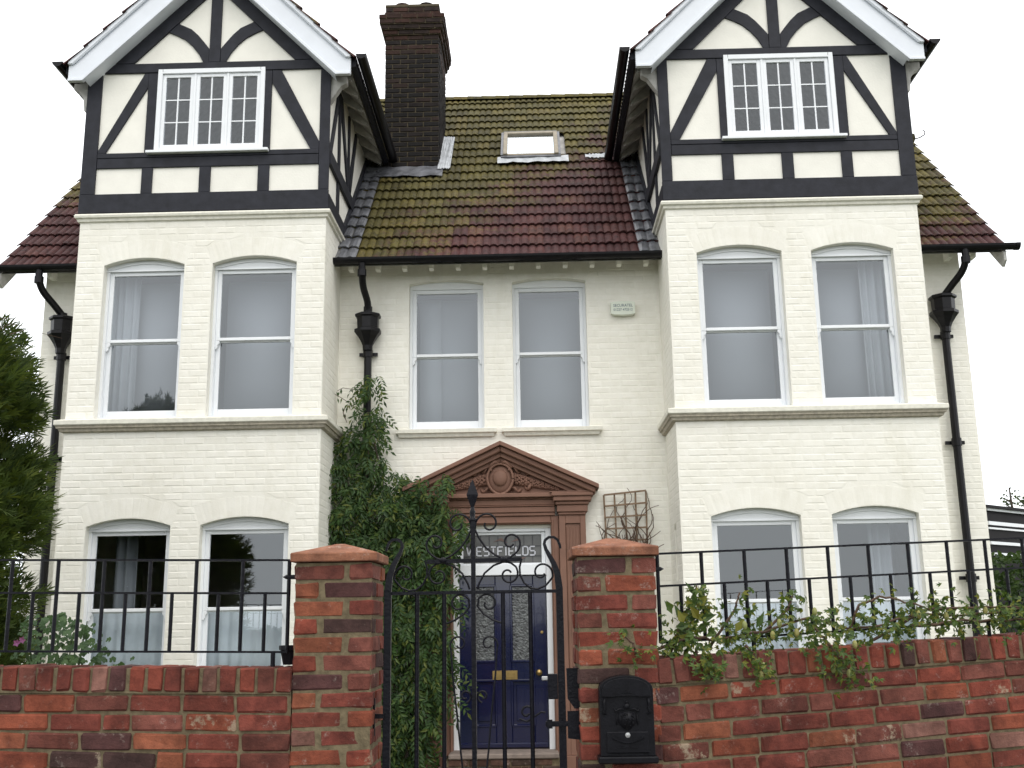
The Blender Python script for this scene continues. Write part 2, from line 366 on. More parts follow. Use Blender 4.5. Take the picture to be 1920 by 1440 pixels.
BR = []   # painted bricks: (apparent size, verts, faces, owner)
def brick_patch(m, cs, owner, rng, flat=1.0):
    """cs: four (u,z) corners counter-clockwise; chamfered proud patch"""
    p = flat*(.0011+rng.uniform(-.0008, .0014)); i = .026 if rng.random() < .75 else .010
    c = (sum(q[0] for q in cs)/4, sum(q[1] for q in cs)/4)
    base = [m(q[0], 0, q[1]) for q in cs]; top = []
    for q in cs:
        du = i if q[0] < c[0] else -i; dz = .0085 if q[1] < c[1] else -.0085
        top.append(m(q[0]+du+rng.uniform(-.002, .002), p+rng.uniform(.0, .0010), q[1]+dz+rng.uniform(-.0025, .0025)))
    w = abs(cs[1][0]-cs[0][0])*abs(cs[2][1]-cs[1][1])
    ctr = Vector(m(c[0], 0, c[1])); n = (Vector(m(c[0], 1, c[1]))-ctr); v = CAMP-ctr
    BR.append((w*max(0, n.dot(v.normalized()))/v.length_squared, base+top, [(4,5,6,7),(0,1,5,4),(1,2,6,5),(2,3,7,6),(3,0,4,7)], owner))
def brick_field(u0, u1, z0, z1, ops, m, owner, seed, zt=None):
    rng = random.Random(seed); H = .0765; j = 0; z = z0
    while z < z1-.02:
        za, zb = z+.004, min(z+H, z1)-.004
        off = (0 if j % 2 else .1125)+rng.uniform(-.012, .012); a = u0-off
        while a < u1:
            b = a+.225; aa, bb = max(a, u0), min(b, u1)
            if bb-aa > .03:
                frs = [(aa+.004, aa+.004, bb-.004, bb-.004)]
                for o in ops:
                    e0, e1 = excl(o, za), excl(o, zb)
                    if e0 is None and e1 is None: continue
                    c = (o[0]+o[1])/2; e0 = e0 or (c, c); e1 = e1 or (c, c); nf = []
                    for f in frs:
                        nf.append((f[0], f[1], min(f[2], e0[0]-.004), min(f[3], e1[0]-.004)))
                        nf.append((max(f[0], e0[1]+.004), max(f[1], e1[1]+.004), f[2], f[3]))
                    frs = nf
                for f in frs:
                    if f[2]-f[0] > .022 and f[3]-f[1] > .022:
                        zc = zb
                        if zt:
                            lim = zt((f[0]+f[2])/2)
                            if za > lim-.02: continue
                            zc = min(zb, lim)
                        brick_patch(m, [(f[0], za), (f[2], za), (f[3], zc), (f[1], zc)], owner, rng)
            a = b
        z += H; j += 1
    for o in ops:      # rubbed arch over every opening
        x0, x1, zb_, zs, rise = o; c = (x0+x1)/2; h = (x1-x0)/2; n = int(round((x1-x0)/.078)); n += 1-n % 2
        for k in range(n):
            t0, t1 = -1+2*k/n, -1+2*(k+1)/n
            lo = lambda t: (c+h*t, zs+rise*(1-t*t)); hi = lambda t: (c+(h+.08)*t, zs+RING+rise*1.25*(1-t*t))
            A, B, C_, D = lo(t0), lo(t1), hi(t1), hi(t0)
            brick_patch(m, [(A[0]+.003, A[1]+.004), (B[0]-.003, B[1]+.004), (C_[0]-.003, C_[1]-.004), (D[0]+.003, D[1]-.004)], owner, rng, .45)
ZS_U, ZS_L, RISE = 5.685, 2.712, .085
# bays
BAYS = []
for sgn, ops in ((-1, OPEN_L), (1, OPEN_R)):
    xi, xo = HX+sgn*1.945, HX+sgn*4.795
    xa, xb = min(xi, xo), max(xi, xo)
    mb = MB(); m = lambda u, p, z: (u, -.95-p, z)
    low = [(a, b, .86, ZS_L, RISE) for a, b in ops]; up = [(a, b, 3.88, ZS_U, RISE) for a, b in ops]
    wall_sheet(mb, [(xa, 0), (xb, 0), (xb, 6.28), (xa, 6.28)], low+up, m)
    for X, sg in ((xa, -1), (xb, 1)):
        ms = lambda u, p, z, X=X, sg=sg: (X+sg*p, u, z)
        ops2 = []
        if sgn > 0 and X == xi: ops2 = [(-.56, -.40, 2.05, 2.62, .07)]
        wall_sheet(mb, [(-.95, 0), (0, 0), (0, 6.28), (-.95, 6.28)], ops2, ms, .12)
        if ops2: mb.box(X+.115, X+.125, -.6, -.36, 2.0, 2.75)
    bay = mb.build('bay', M_WALL, house)
    brick_field(xa, xb, 0, 6.205, low+up, m, bay, 11+sgn)
    for X, sg in ((xa, -1), (xb, 1)):
        ms = lambda u, p, z, X=X, sg=sg: (X+sg*p, u, z)
        ops2 = [(-.56, -.40, 2.05, 2.62, .07)] if (sgn > 0 and X == xi) else []
        brick_field(-.95, 0, 0, 6.205, ops2, ms, bay, 21+sgn)
    path = [(xa, 0.0), (xa, -.95), (xb, -.95), (xb, 0.0)]
    prof = lambda q: q
    MB().path(path, [(.0, 3.905), (.09, 3.878), (.09, 3.828), (.084, 3.824), (0, 3.824)]).build('string_course', M_STRING, bay, bevel=.004)
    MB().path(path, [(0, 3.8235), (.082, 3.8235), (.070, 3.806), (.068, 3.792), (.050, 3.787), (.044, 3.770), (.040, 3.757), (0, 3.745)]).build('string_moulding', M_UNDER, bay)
    MB().path(path, [(0, 6.312), (.045, 6.30), (.058, 6.28), (.052, 6.255), (.028, 6.245), (.024, 6.215), (0, 6.205)]).build('cornice_moulding', M_STRING, bay)
    BAYS.append((sgn, bay, low, up))
# main wall
MW = [(HX-1.095, HX-.19), (HX+.16, HX+1.057)]
mops = [(a, b, 3.87, 5.69, .05) for a, b in MW]
door_op = (HX-.57, HX+.57, .2, 2.70, .001)
mw = MB(); m0 = lambda u, p, z: (u, -p, z)
wall_sheet(mw, [(HX-1.945, 0), (HX+1.945, 0), (HX+1.945, 6.2), (HX-1.945, 6.2)], mops+[door_op], m0, .2)
for a, b in ((HX-5.59, HX-4.795), (HX+4.795, HX+5.59)):
    wall_sheet(mw, [(a, 0), (b, 0), (b, 6.2), (a, 6.2)], [], m0)
for X in (HX-5.59, HX+5.59):
    mw.add([(X, 0, 0), (X, 8.1, 0), (X, 8.1, 6.2), (X, 5.9, 8.4), (X, 2.2, 8.4), (X, 0, 6.2)], [(0,1,2,3,4,5)])
mw.quad((HX-5.59, 8.1, 0), (HX+5.59, 8.1, 0), (HX+5.59, 8.1, 6.2), (HX-5.59, 8.1, 6.2))
wall = mw.build('wall', M_WALL, house)
brick_field(HX-1.945, HX+1.945, 0, 6.12, mops+[(HX-1.0, HX+1.0, 0, 2.95, .1)], m0, wall, 3)
brick_field(HX-5.59, HX-4.795, 0, 6.12, [], m0, wall, 4); brick_field(HX+4.795, HX+5.59, 0, 6.12, [], m0, wall, 5)
for X, sg, sd_ in ((HX-5.59, -1, 6), (HX+5.59, 1, 7)):
    brick_field(0, 3.0, 0, 6.0, [], (lambda u, p, z, X=X, sg=sg: (X+sg*p, u, z)), wall, sd_)
BR.sort(key=lambda q: -q[0])
for q in BR[:300]:
    mb = MB(); mb.add(q[1], q[2]); mb.build('brick', M_WALL, q[3])
rest = {}
for q in BR[300:]: rest.setdefault(q[3].name, (q[3], MB()))[1].add(q[1], q[2])
for ow, mb in rest.values(): mb.build('painted_brickwork', M_WALL, ow, kind='stuff')
# floors and ceilings inside
MB().box(HX-5.5, HX+5.5, .25, 8, 3.2, 3.4).box(HX-5.5, HX+5.5, .25, 8, 5.95, 6.05).box(HX-5.5, HX+5.5, .25, 8, .02, .2)\
    .box(HX-4.7, HX-2.05, -.7, .25, 3.2, 3.4).box(HX+2.05, HX+4.7, -.7, .25, 3.2, 3.4).box(HX-4.7, HX-2.05, -.7, .25, 5.95, 6.05).box(HX+2.05, HX+4.7, -.7, .25, 5.95, 6.05).build('floor', M_WOOD, house)
MB().box(HX-5.5, HX+5.5, 3.6, 3.7, .2, 5.95).box(HX-1.9, HX-1.8, .3, 3.6, .2, 5.95).box(HX+1.8, HX+1.9, .3, 3.6, .2, 5.95).build('inner_wall', M_ROOM, house)
# sash windows -------------------------------------------------------
def sash_window(op, Y, eyebrow=True):
    x0, x1, zb, zs, rise = op; c = (x0+x1)/2; y = Y+.10
    f = MB(); jw = .032; zh = zs-.045
    f.box(x0, x0+jw, y, y+.13, zb, zh).box(x1-jw, x1, y, y+.13, zb, zh).box(x0, x1, y-.03, y+.13, zb-.01, zb+.03)
    f.ext([(x0, zh), (x1, zh)]+arch_pts(op), y, y+.06)
    win = f.build('window', M_WHITE, house, bevel=.004)
    if eyebrow:      # curved bead over the head
        e = MB(); n = 14; A = []; B = []
        for k in range(n+1):
            t = -1+2*k/n; q = max(0, 1-(t/.86)**2)**1.1
            A.append((c+(x1-x0)/2*t*.985, zs-.022+rise*.72*q)); B.append((A[-1][0], A[-1][1]+.013))
        e.ext(A+B[::-1], y-.014, y-.0005)
        e.box(x0, x1, y-.012, y-.0005, zh-.004, zh+.010)
        e.build('head_bead', M_WHITE, win)
    sw = .047; xa, xb = x0+jw, x1-jw; zt = zh; zm = zb+(zt-zb)*.523; za = zb+.03
    u = MB(); yu = y+.022
    u.box(xa, xa+sw, yu, yu+.038, zm, zt).box(xb-sw, xb, yu, yu+.038, zm, zt).box(xa+sw, xb-sw, yu, yu+.038, zt-.048, zt).box(xa+sw, xb-sw, yu, yu+.038, zm, zm+.036)
    for s, xx in ((1, xa), (-1, xb)):        # sash horns
        P = [(xx, zm), (xx+s*sw, zm), (xx+s*sw, zm-.03), (xx+s*sw*.55, zm-.055), (xx+s*sw*.62, zm-.075), (xx+s*sw*.25, zm-.10), (xx, zm-.10)]
        u.ext(P if s > 0 else P[::-1], yu+.001, yu+.037)
    u.build('sash', M_WHITE, win, bevel=.004)
    l = MB(); yl = y+.062; zl = zm+.032
    l.box(xa, xa+sw, yl, yl+.038, za, zl).box(xb-sw, xb, yl, yl+.038, za, zl).box(xa+sw, xb-sw, yl, yl+.038, zl-.045, zl).box(xa+sw, xb-sw, yl-.0, yl+.038, za, za+.105)
    l.build('sash', M_WHITE, win, bevel=.004)
    for zz0, zz1, yy in ((zm+.034, zt-.046, yu+.02), (za+.103, zl-.043, yl+.02)):
        p = MB().quad((xa+sw-.002, yy, zz0), (xb-sw+.002, yy, zz0), (xb-sw+.002, yy, zz1), (xa+sw-.002, yy, zz1)); p.build('pane', M_GLASS, win)
    return win
for sgn, bay, low, up in BAYS:
    for o in low+up: sash_window(o, -.95)
for o in mops: sash_window(o, 0.0, False)
for x0, x1 in MW:      # stone sills of the two middle windows
    a, b = x0-.085, x1+.085
    sb = MB(); sb.path([(a+.0, 0), (a+.0, -.02), (b, -.02), (b, 0)], [(0, 3.885), (.06, 3.872), (.06, 3.83), (.035, 3.822), (.022, 3.785), (0, 3.78)])
    sb.box(a, b, -.0199, 0.1, 3.79, 3.884)
    sb.build('window_sill', M_STRING, house)
# bay window sills under the ground floor windows
for sgn, bay, low, up in BAYS:
    for o in low: MB().box(o[0]-.06, o[1]+.06, -1.03, -.84, .79, .862).build('window_sill', M_STRING, house, bevel=.006)
# blinds and curtains behind the glass
def drape(x0, x1, y, z0, z1, amp, folds, seed):
    rng = random.Random(seed); n = int(folds*8); mb = MB(); ph = rng.uniform(0, 6)
    P = []
    for i in range(n+1):
        t = i/n; P.append((x0+(x1-x0)*t, y+amp*sin(t*folds*2*pi+ph+.8*sin(t*9+ph))))
    vs = [(p[0], p[1], z1) for p in P]+[(p[0], p[1], z0) for p in P]
    return mb.add(vs, [(i, i+1, n+2+i, n+1+i) for i in range(n)])
def cur(mb, name, label, cat, mat, grp):
    o = mb.build(name, mat, smooth=True); sf = o.modifiers.new('thickness', 'SOLIDIFY'); sf.thickness = .003
    return tag(o, label, cat, grp)
WHO = {(-1, 0): 'outer window of the bay beside the cypress', (-1, 1): 'inner window of the bay beside the cypress', (1, 0): 'inner window of the bay beside the trellis', (1, 1): 'outer window of the bay beside the trellis'}
for sgn, bay, low, up in BAYS:
    for k in (0, 1):
        o = up[k]; y = -.95+.40
        cur(MB().box(o[0]+.078, o[1]-.078, y, y+.004, o[2]+.10, o[3]-.10), 'window_blind', 'grey blind upstairs behind the '+WHO[(sgn, k)], 'blind', M_BLIND, 'blinds behind the upstairs sashes')
        if (sgn, k) in ((-1, 0), (1, 1)):
            xo = o[0]-.02 if sgn < 0 else o[1]+.02-.34
            cur(drape(xo, xo+.34, y-.075, o[2]-.05, o[3]+.03, .022, 4, 5+k), 'curtain', 'pale gathered curtain upstairs in the '+WHO[(sgn, k)], 'curtain', M_DRAPE, 'gathered curtains upstairs')
        o = low[k]
        cur(drape(o[0]+.0, o[1]-.0, -.95+.34, o[2]-.02, 1.80, .014, 7, 30+k+sgn), 'net_curtain', 'blue-grey net half curtain downstairs in the '+WHO[(sgn, k)], 'net curtain', M_NET, 'net curtains downstairs')
        if (sgn, k) in ((-1, 0), (1, 1)):
            xo = o[0]+.16 if sgn < 0 else o[1]-.42
            cur(drape(xo, xo+.26, -.95+.48, o[2], o[3]+.0, .03, 2.5, 41+k), 'curtain', 'dim long curtain downstairs in the '+WHO[(sgn, k)], 'curtain', M_DRAPE, 'long curtains downstairs')
cur(MB().box(MW[0][0]+.09, MW[0][0]+.36, .40, .404, 3.95, 5.60), 'window_blind', 'paler blind half drawn in the middle window above the ivy', 'blind', M_DRAPE, None)
cur(MB().box(MW[0][0]+.09, MW[0][1]-.05, .42, .424, 3.95, 5.60), 'window_blind', 'grey blind across the rest of the middle window above the ivy', 'blind', M_BLIND, None)
cur(MB().box(MW[1][0]+.06, MW[1][1]-.06, .42, .424, 3.95, 5.60), 'window_blind', 'grey blind in the middle window beside the alarm box', 'blind', M_BLIND, None)
# half-timbered dormers --------------------------------------------------------
GC, ZA = 3.322, 9.79       # gable centre (outward from house centre), top of barge board at apex
for sgn in (-1, 1):
    X = lambda s: HX+sgn*s
    fm = lambda s, y, z: (HX+sgn*s, y, z)
    ws, we = 2.705, 3.985
    g = MB()
    wall_sheet(g, [(1.945, 6.28), (4.795, 6.28), (4.795, 8.1), (GC, 9.66), (1.945, 8.28)], [(ws+.03, we-.03, 7.09, 8.09, .0001)], lambda s, p, z: (HX+sgn*s, -.95-p, z), .12)
    for s in (1.945, 4.795):
        g.add([fm(s, -.95, 6.28), fm(s, .08, 6.28), fm(s, 1.95, 8.15), fm(s, -.95, 8.2)], [(0,1,2,3)])
    gable = g.build('half_timbered_gable', M_REND, house)
    def beam(name, poly, proud=.026, b=.004):
        P = [(X(s), z) for s, z in poly]
        return MB().ext(P, -.95-proud, -.95+.0).build(name, M_TIMB, gable, bevel=b)
    rect = lambda a, b, c, d: [(a, c), (b, c), (b, d), (a, d)]
    beam('sole_plate', rect(1.92, 4.82, 6.314, 6.545), .032)
    beam('corner_post', rect(4.648, 4.818, 6.548, 8.075)); beam('corner_post', rect(1.922, 2.043, 6.548, 8.075))
    beam('mid_rail', rect(2.046, 4.645, 6.868, 6.992), .022); beam('sill_rail', rect(2.046, 4.645, 6.995, 7.056), .026)
    for a, b in ((2.617, 2.752), (3.303, 3.437), (3.983, 4.112)): beam('stud', rect(a, b, 6.548, 6.866), .022)
    beam('window_post', rect(we, 4.098, 7.06, 8.07), .024); beam('window_post', rect(2.622, ws, 7.06, 8.07), .024)
    beam('tie_beam', rect(1.93, 4.80, 8.078, 8.197), .028)
    beam('brace', [(4.145, 8.075), (4.10, 8.075), (4.10, 7.885), (4.556, 7.058), (4.646, 7.058), (4.646, 7.09)], .020)
    beam('brace', [(2.515, 8.075), (2.62, 8.075), (2.62, 7.91), (2.147, 7.058), (2.044, 7.058), (2.044, 7.15)], .020)
    beam('king_post', rect(3.257, 3.389, 8.199, 9.22), .024)
    for d in (1, -1):
        q = lambda s: GC+d*(s-GC)
        beam('gable_rafter', [(q(4.80), 8.20), (q(4.29), 8.20), (q(3.39), 9.11), (q(3.39), 9.58)][::d], .030)
        beam('curved_brace', [(q(s), z) for s, z in [(3.889, 8.604), (3.80, 8.565), (3.693, 8.505), (3.60, 8.42), (3.518, 8.315), (3.457, 8.199), (3.391, 8.199), (3.391, 8.375), (3.45, 8.455), (3.53, 8.555), (3.617, 8.64), (3.775, 8.718)]][::d], .020, .003)
    # cheek timbers (both sides)
    for s, o in ((1.945, -1), (4.795, 1)):
        def cb(name, poly, proud=.022):
            MB().ext(poly, 0, proud, lambda u, y, z: (X(s+o*y), u, z)).build(name, M_TIMB, gable)
        cb('cheek_plate', [(-.949, 6.285), (.09, 6.285), (.28, 6.5), (-.949, 6.5)], .03)
        cb('cheek_rail', [(-.92, 6.885), (.62, 6.885), (.80, 7.05), (-.92, 7.05)], .04)
        cb('cheek_stud', rect(-.36, -.26, 7.052, 8.1)); cb('cheek_stud', rect(.30, .39, 7.052, 8.1)); cb('cheek_stud', rect(-.40, -.28, 6.502, 6.883))
        cb('cheek_brace', [(-.90, 7.052), (-.80, 7.052), (-.37, 7.95), (-.37, 8.1), (-.42, 8.1)]); cb('cheek_brace', [(.28, 7.052), (.29, 7.25), (-.17, 8.1), (-.255, 8.1), (-.255, 7.98)])
        cb('cheek_brace', [(.40, 7.25), (.48, 7.052), (.92, 8.1), (.82, 8.1)])
        cb('cheek_raking_board', [(.093, 6.285), (-.02, 6.40), (1.68, 8.1), (1.90, 8.1)], .032)
    # casement window
    y = -.95-.03
    f = MB(); x0, x1 = ws-.0, we+.0; z0, z1 = 7.062, 8.118
    f.box(X(x0), X(x0+.055), y, y+.11, z0, z1).box(X(x1-.055), X(x1), y, y+.11, z0, z1).box(X(x0+.055), X(x1-.055), y, y+.11, z1-.06, z1).box(X(x0+.055), X(x1-.055), y, y+.11, z0, z0+.03)
    cw = (x1-x0-.11)/3
    for k in (1, 2): f.box(X(x0+.055+cw*k-.014), X(x0+.055+cw*k+.014), y+.012, y+.10, z0+.03, z1-.06)
    f.box(X(x0-.075), X(x1+.075), y-.055, y+.02, z0-.034, z0-.001)
    win = f.build('casement_window', M_WHITE, house, bevel=.004)
    for k in range(3):
        a, b = x0+.055+cw*k+.014, x0+.055+cw*(k+1)-.014
        if k == 0: a = x0+.056
        if k == 2: b = x1-.056
        st = .042; c, d = z0+.032, z1-.062; mb = MB(); yc = y+.022
        mb.box(X(a), X(a+st), yc, yc+.04, c, d).box(X(b-st), X(b), yc, yc+.04, c, d).box(X(a+st), X(b-st), yc, yc+.04, c, c+.06).box(X(a+st), X(b-st), yc, yc+.04, d-.042, d)
        mb.build('casement', M_WHITE, win, bevel=.003)
        ga, gb, gc, gd = a+st, b-st, c+.06, d-.042; bars = MB()
        bars.box(X((ga+gb)/2-.008), X((ga+gb)/2+.008), yc+.01, yc+.03, gc, gd)
        for i in (1, 2):
            zz = gc+(gd-gc)*i/3; bars.box(X(ga), X((ga+gb)/2-.0082), yc+.011, yc+.029, zz-.007, zz+.007).box(X((ga+gb)/2+.0082), X(gb), yc+.011, yc+.029, zz-.007, zz+.007)
        bars.build('glazing_bar', M_WHITE, win)
        for i in range(3):
            for jx in range(2):
                pa, pb = (ga+.001, (ga+gb)/2-.009) if jx == 0 else ((ga+gb)/2+.009, gb-.001)
                za, zb_ = gc+(gd-gc)*i/3+.008, gc+(gd-gc)*(i+1)/3-.008
                MB().quad((X(pa), yc+.02, za), (X(pb), yc+.02, za), (X(pb), yc+.02, zb_), (X(pa), yc+.02, zb_)).build('pane', M_GLASS2, win)
    # roof of the gable: soffit, deck, barge boards
    rf = MB(); zz = lambda s: ZA-.03-abs(s-GC)
    for d in (1, -1):
        e = GC+d*1.64
        P = [fm(GC, -1.108, zz(GC)), fm(e, -1.108, zz(e)), fm(e, 1.93, zz(e)), fm(GC, 3.55, zz(GC))]
        Q = [(p[0], p[1], p[2]-.10) for p in P]
        rf.hexa(Q+P)
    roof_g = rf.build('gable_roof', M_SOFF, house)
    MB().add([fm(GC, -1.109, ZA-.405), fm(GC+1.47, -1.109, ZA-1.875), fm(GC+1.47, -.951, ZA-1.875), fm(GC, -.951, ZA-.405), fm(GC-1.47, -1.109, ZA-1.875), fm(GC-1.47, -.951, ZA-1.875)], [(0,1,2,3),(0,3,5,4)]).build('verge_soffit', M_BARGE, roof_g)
    for d in (1, -1):
        q = lambda s: X(GC+d*s)
        MB().ext([(q(0), ZA-.42), (q(1.488), 7.895), (q(1.662), 7.895), (q(1.664), 8.10), (q(1.60), ZA-1.60), (q(0), ZA)], -1.15, -1.11).build('barge_board', M_BARGE, roof_g, bevel=.005)
        MB().ext([(q(0), ZA-.085), (q(1.60), ZA-1.685), (q(1.664), 8.125-.03), (q(1.67), ZA-1.66), (q(0), ZA+.015)], -1.185, -1.151).build('barge_moulding', M_BARGE, roof_g, bevel=.012)
        MB().ext([(q(0), ZA-.42), (q(1.488), 7.895), (q(1.662), 7.895), (q(1.662), 7.93), (q(1.50), 7.93), (q(0), ZA-.372)], -1.168, -1.151).build('barge_bead', M_BARGE, roof_g, bevel=.006)
        # eaves: rafter feet, fascia, gutter
        for k in range(7):
            yy = -.85+.40*k
            MB().ext([(q(1.36), ZA-1.36-.135), (q(1.62), ZA-1.62-.135), (q(1.62), ZA-1.62-.19), (q(1.36), ZA-1.36-.30)], yy, yy+.06).build('rafter_foot', M_SOFF, roof_g)
        gx = X(GC+d*1.787)
        gt = MB(); n = 8
        ring = lambda r, a: (gx+r*cos(a), 8.135+r*sin(a))
        for (ya, yb) in ((-1.19, 1.80),):
            for k in range(n):
                a0, a1 = pi+pi*k/n, pi+pi*(k+1)/n
                p = [ring(.062, a0), ring(.062, a1), ring(.054, a1), ring(.054, a0)]
                gt.hexa([(p[0][0], ya, p[0][1]), (p[1][0], ya, p[1][1]), (p[2][0], ya, p[2][1]), (p[3][0], ya, p[3][1]), (p[0][0], yb, p[0][1]-.03), (p[1][0], yb, p[1][1]-.03), (p[2][0], yb, p[2][1]-.03), (p[3][0], yb, p[3][1]-.03)])
        gt.lathe([(0, 0), (.058, 0)], (gx, -1.19, 8.135), 2)
        for ya in (-1.185,): gt.ext([(gx+.06*cos(pi+pi*k/8), 8.135+.06*sin(pi+pi*k/8)) for k in range(9)], ya, ya+.01)
        gt.build('gutter', M_PIPE, roof_g)
        MB().box(q(1.655), q(1.715), -1.10, 1.82, 8.02, 8.15).build('fascia_board', M_TIMB, roof_g)
    # carved bracket under the outer barge end
    P = [(X(4.80), 7.98), (X(5.0), 7.98), (X(5.0), 7.90), (X(4.93), 7.86), (X(4.88), 7.78), (X(4.86), 7.62), (X(4.80), 7.60)]
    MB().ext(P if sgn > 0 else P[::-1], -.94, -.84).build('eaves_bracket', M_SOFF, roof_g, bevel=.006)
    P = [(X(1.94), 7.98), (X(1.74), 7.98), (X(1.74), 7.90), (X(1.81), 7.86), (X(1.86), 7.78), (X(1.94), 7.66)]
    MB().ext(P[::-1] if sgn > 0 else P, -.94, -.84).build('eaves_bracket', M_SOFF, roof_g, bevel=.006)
# main roof: deck, tiles -----------------------------------------------------
Z0, Y0 = 5.93, -.30
dk = MB()
XL, XR = HX-6.0, HX+6.0
zr, yr = 10.13, 3.90
hx = (zr-8.43)
dk.add([(XL, -.40, 5.80), (XR, -.40, 5.80), (XR, 2.2, 8.40), (XR-hx, yr, zr-.03), (XL+hx, yr, zr-.03), (XL, 2.2, 8.40)], [(0,1,2,3,4,5)])
dk.add([(XL, 8.2, 5.80), (XR, 8.2, 5.80), (XR, 5.6, 8.40), (XR-hx, yr, zr-.03), (XL+hx, yr, zr-.03), (XL, 5.6, 8.40)], [(5,4,3,2,1,0)])
dk.add([(XL, 2.2, 8.40), (XL+hx, yr, zr-.03), (XL, 5.6, 8.40)], [(0,1,2)]).add([(XR, 2.2, 8.40), (XR-hx, yr, zr-.03), (XR, 5.6, 8.40)], [(0,1,2)])
roof = dk.build('roof', M_SOFF, house)
TW, TG = .188, .305
def tile_geo(jit, w=TW, humps=2, L=TG+.055, lift=.040, n=9):
    us = [w*k/(n-1) for k in range(n)]; h = lambda u: .021*abs(sin(pi*humps*u/w))**.75
    v = [(u, jit*(u/w-.5), lift+h(u)) for u in us]+[(u, L, .006+h(u)) for u in us]+[(u, jit*(u/w-.5), lift+h(u)-.017) for u in us]
    f = [(i, i+1, n+i+1, n+i) for i in range(n-1)]+[(2*n+i, 2*n+i+1, i+1, i) for i in range(n-1)]
    f += [(0, n, 2*n), (n-1, 3*n-1, 2*n-1)]
    return v, f
TVAR = [MB() for _ in range(4)]; TM = []
for k, t in enumerate(TVAR):
    t.add(*tile_geo((-.008, .004, .009, -.003)[k])); TM.append(t.mesh('roof_tile', M_TILE))
SL = sqrt(.5)
def tile_matrix(x, v, dy=0, rng=None):
    M = Matrix(((1, 0, 0, x), (0, SL, -SL, Y0+v*SL), (0, SL, SL, Z0+v*SL), (0, 0, 0, 1)))
    if rng: M = M @ Matrix.Rotation(rng.uniform(-.012, .012), 4, 'Y') @ Matrix.Rotation(rng.uniform(-.008, .008), 4, 'Z') @ Matrix.Translation((0, rng.uniform(-.006, .006), rng.uniform(-.002, .004)))
    return M
rng = random.Random(3); cand = []
for row in range(20):
    v = -.105+TG*row; z = Z0+(v+.15)*SL; y = Y0+(v+.15)*SL
    lim = 0 if z < 8.43 else (z-8.43)
    x = XL-.02+lim
    n = int((XR-XL-2*lim+.04)/TW)
    x0 = XL-.02+ (math.ceil(lim/TW)*TW if lim else 0)
    while x0+TW < XR-lim+.08:
        xc = x0+TW/2; s = abs(xc-HX); ok = True
        if 1.945+TW*.6 < s < 4.795-TW*.6 and z < 8.2: ok = False
        if abs(s-GC) < ZA-z-.25 and z > 8.0: ok = False
        if s < 1.3 and False: ok = False
        if -2.05 < xc < -1.32 and 1.72 < y < 2.75: ok = False
        if -.36 < xc < .44 and 2.0 < y < 2.6: ok = False
        if ok: cand.append((x0, v, row, (s < 1.945), y))
        x0 += TW
cand.sort(key=lambda q: (not q[3], q[2]))
for i, (x, v, row, ctr, y) in enumerate(cand[:300]):
    o = bpy.data.objects.new('roof_tile', TM[rng.randrange(4)]); put(o, roof); o.matrix_local = tile_matrix(x, v, 0, rng)
mb = MB()
for x, v, row, ctr, y in cand[300:]:
    M = tile_matrix(x, v, 0, rng); t = TVAR[rng.randrange(4)]
    mb.add([M @ Vector(p) for p in t.v], t.f)
mb.build('tile_field', M_TILE, roof, kind='stuff')
# ridge and hip tiles
for k in range(34):
    xa = XL+hx+.3*k*.77
    if xa > XR-hx: break
    n = 6; mbr = MB(); r = .13
    A = [pi*.08+pi*.84*j/n for j in range(n+1)]
    vs = [(xx, yr+r*cos(a)*rr, zr-.055+r*sin(a)*rr) for xx, rr in ((xa, 1.05), (xa+.245, .98)) for a in A]+[(xx, yr+(r-.02)*cos(a), zr-.055+(r-.02)*sin(a)) for xx in (xa, xa+.245) for a in A]
    q = n+1
    fs = [(j, j+1, q+j+1, q+j) for j in range(n)]+[(2*q+j, 2*q+j+1, j+1, j) for j in range(n)]
    mbr.add(vs, fs).build('ridge_tile', M_TILE, roof)
for sg, xe in ((1, XR), (-1, XL)):
    for k in range(7):
        t0 = k*.27; c0 = Vector((xe-sg*t0*.577, 2.2+t0*.577, 8.44+t0*.577)); c1 = c0+Vector((-sg*.577, .577, .577))*.30
        MB().tube([c0, c1], [.115, .095], 8).build('hip_tile', M_TILE, roof)
    c = Vector((xe+sg*.03, 2.12, 8.43))
    MB().tube([c, c+Vector((sg*.06, -.05, .0)), c+Vector((sg*.12, -.08, .03)), c+Vector((sg*.13, -.085, .08)), c+Vector((sg*.10, -.075, .10))], .009, 5).build('hip_iron', M_IRON, roof)
# gable verge boards with pointed feet below the eaves
    P = [(-.44, 5.69), (-.36, 5.63), (-.22, 5.765), (2.25, 8.20), (2.25, 8.36), (-.44, 5.79)]
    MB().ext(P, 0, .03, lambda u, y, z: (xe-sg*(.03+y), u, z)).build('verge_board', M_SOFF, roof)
# gable roofs' tiles
mbg = MB()
for sgn in (-1, 1):
    for d in (1, -1):
        cx = HX+sgn*GC
        dirx = sgn*d       # slope falls towards +x if 1
        for row in range(9):
            v0 = -.06+.305*row; ztop = ZA-1.64+v0*SL
            if v0 > 2.34: break
            yb = ztop+.25-6.2
            yy = -1.20
            while yy < yb:
                t = TVAR[rng.randrange(4)]
                for_v = []
                for (u, v, nn) in t.v:
                    vv = v0+v; vv = min(vv, 2.36)
                    for_v.append((cx+dirx*(1.64-vv*SL+nn*SL), yy+u, ZA-1.64-.03+vv*SL+nn*SL))
                mbg.add(for_v, t.f); yy += TW
    rr = MB()
mbg.build('gable_tile_field', M_TILE, roof, kind='stuff')
for sgn in (-1, 1):
    MB().tube([(HX+sgn*GC, -1.19, ZA+.03), (HX+sgn*GC, 3.5, ZA+.03)], .12, 10).build('gable_ridge', M_TILE, roof)
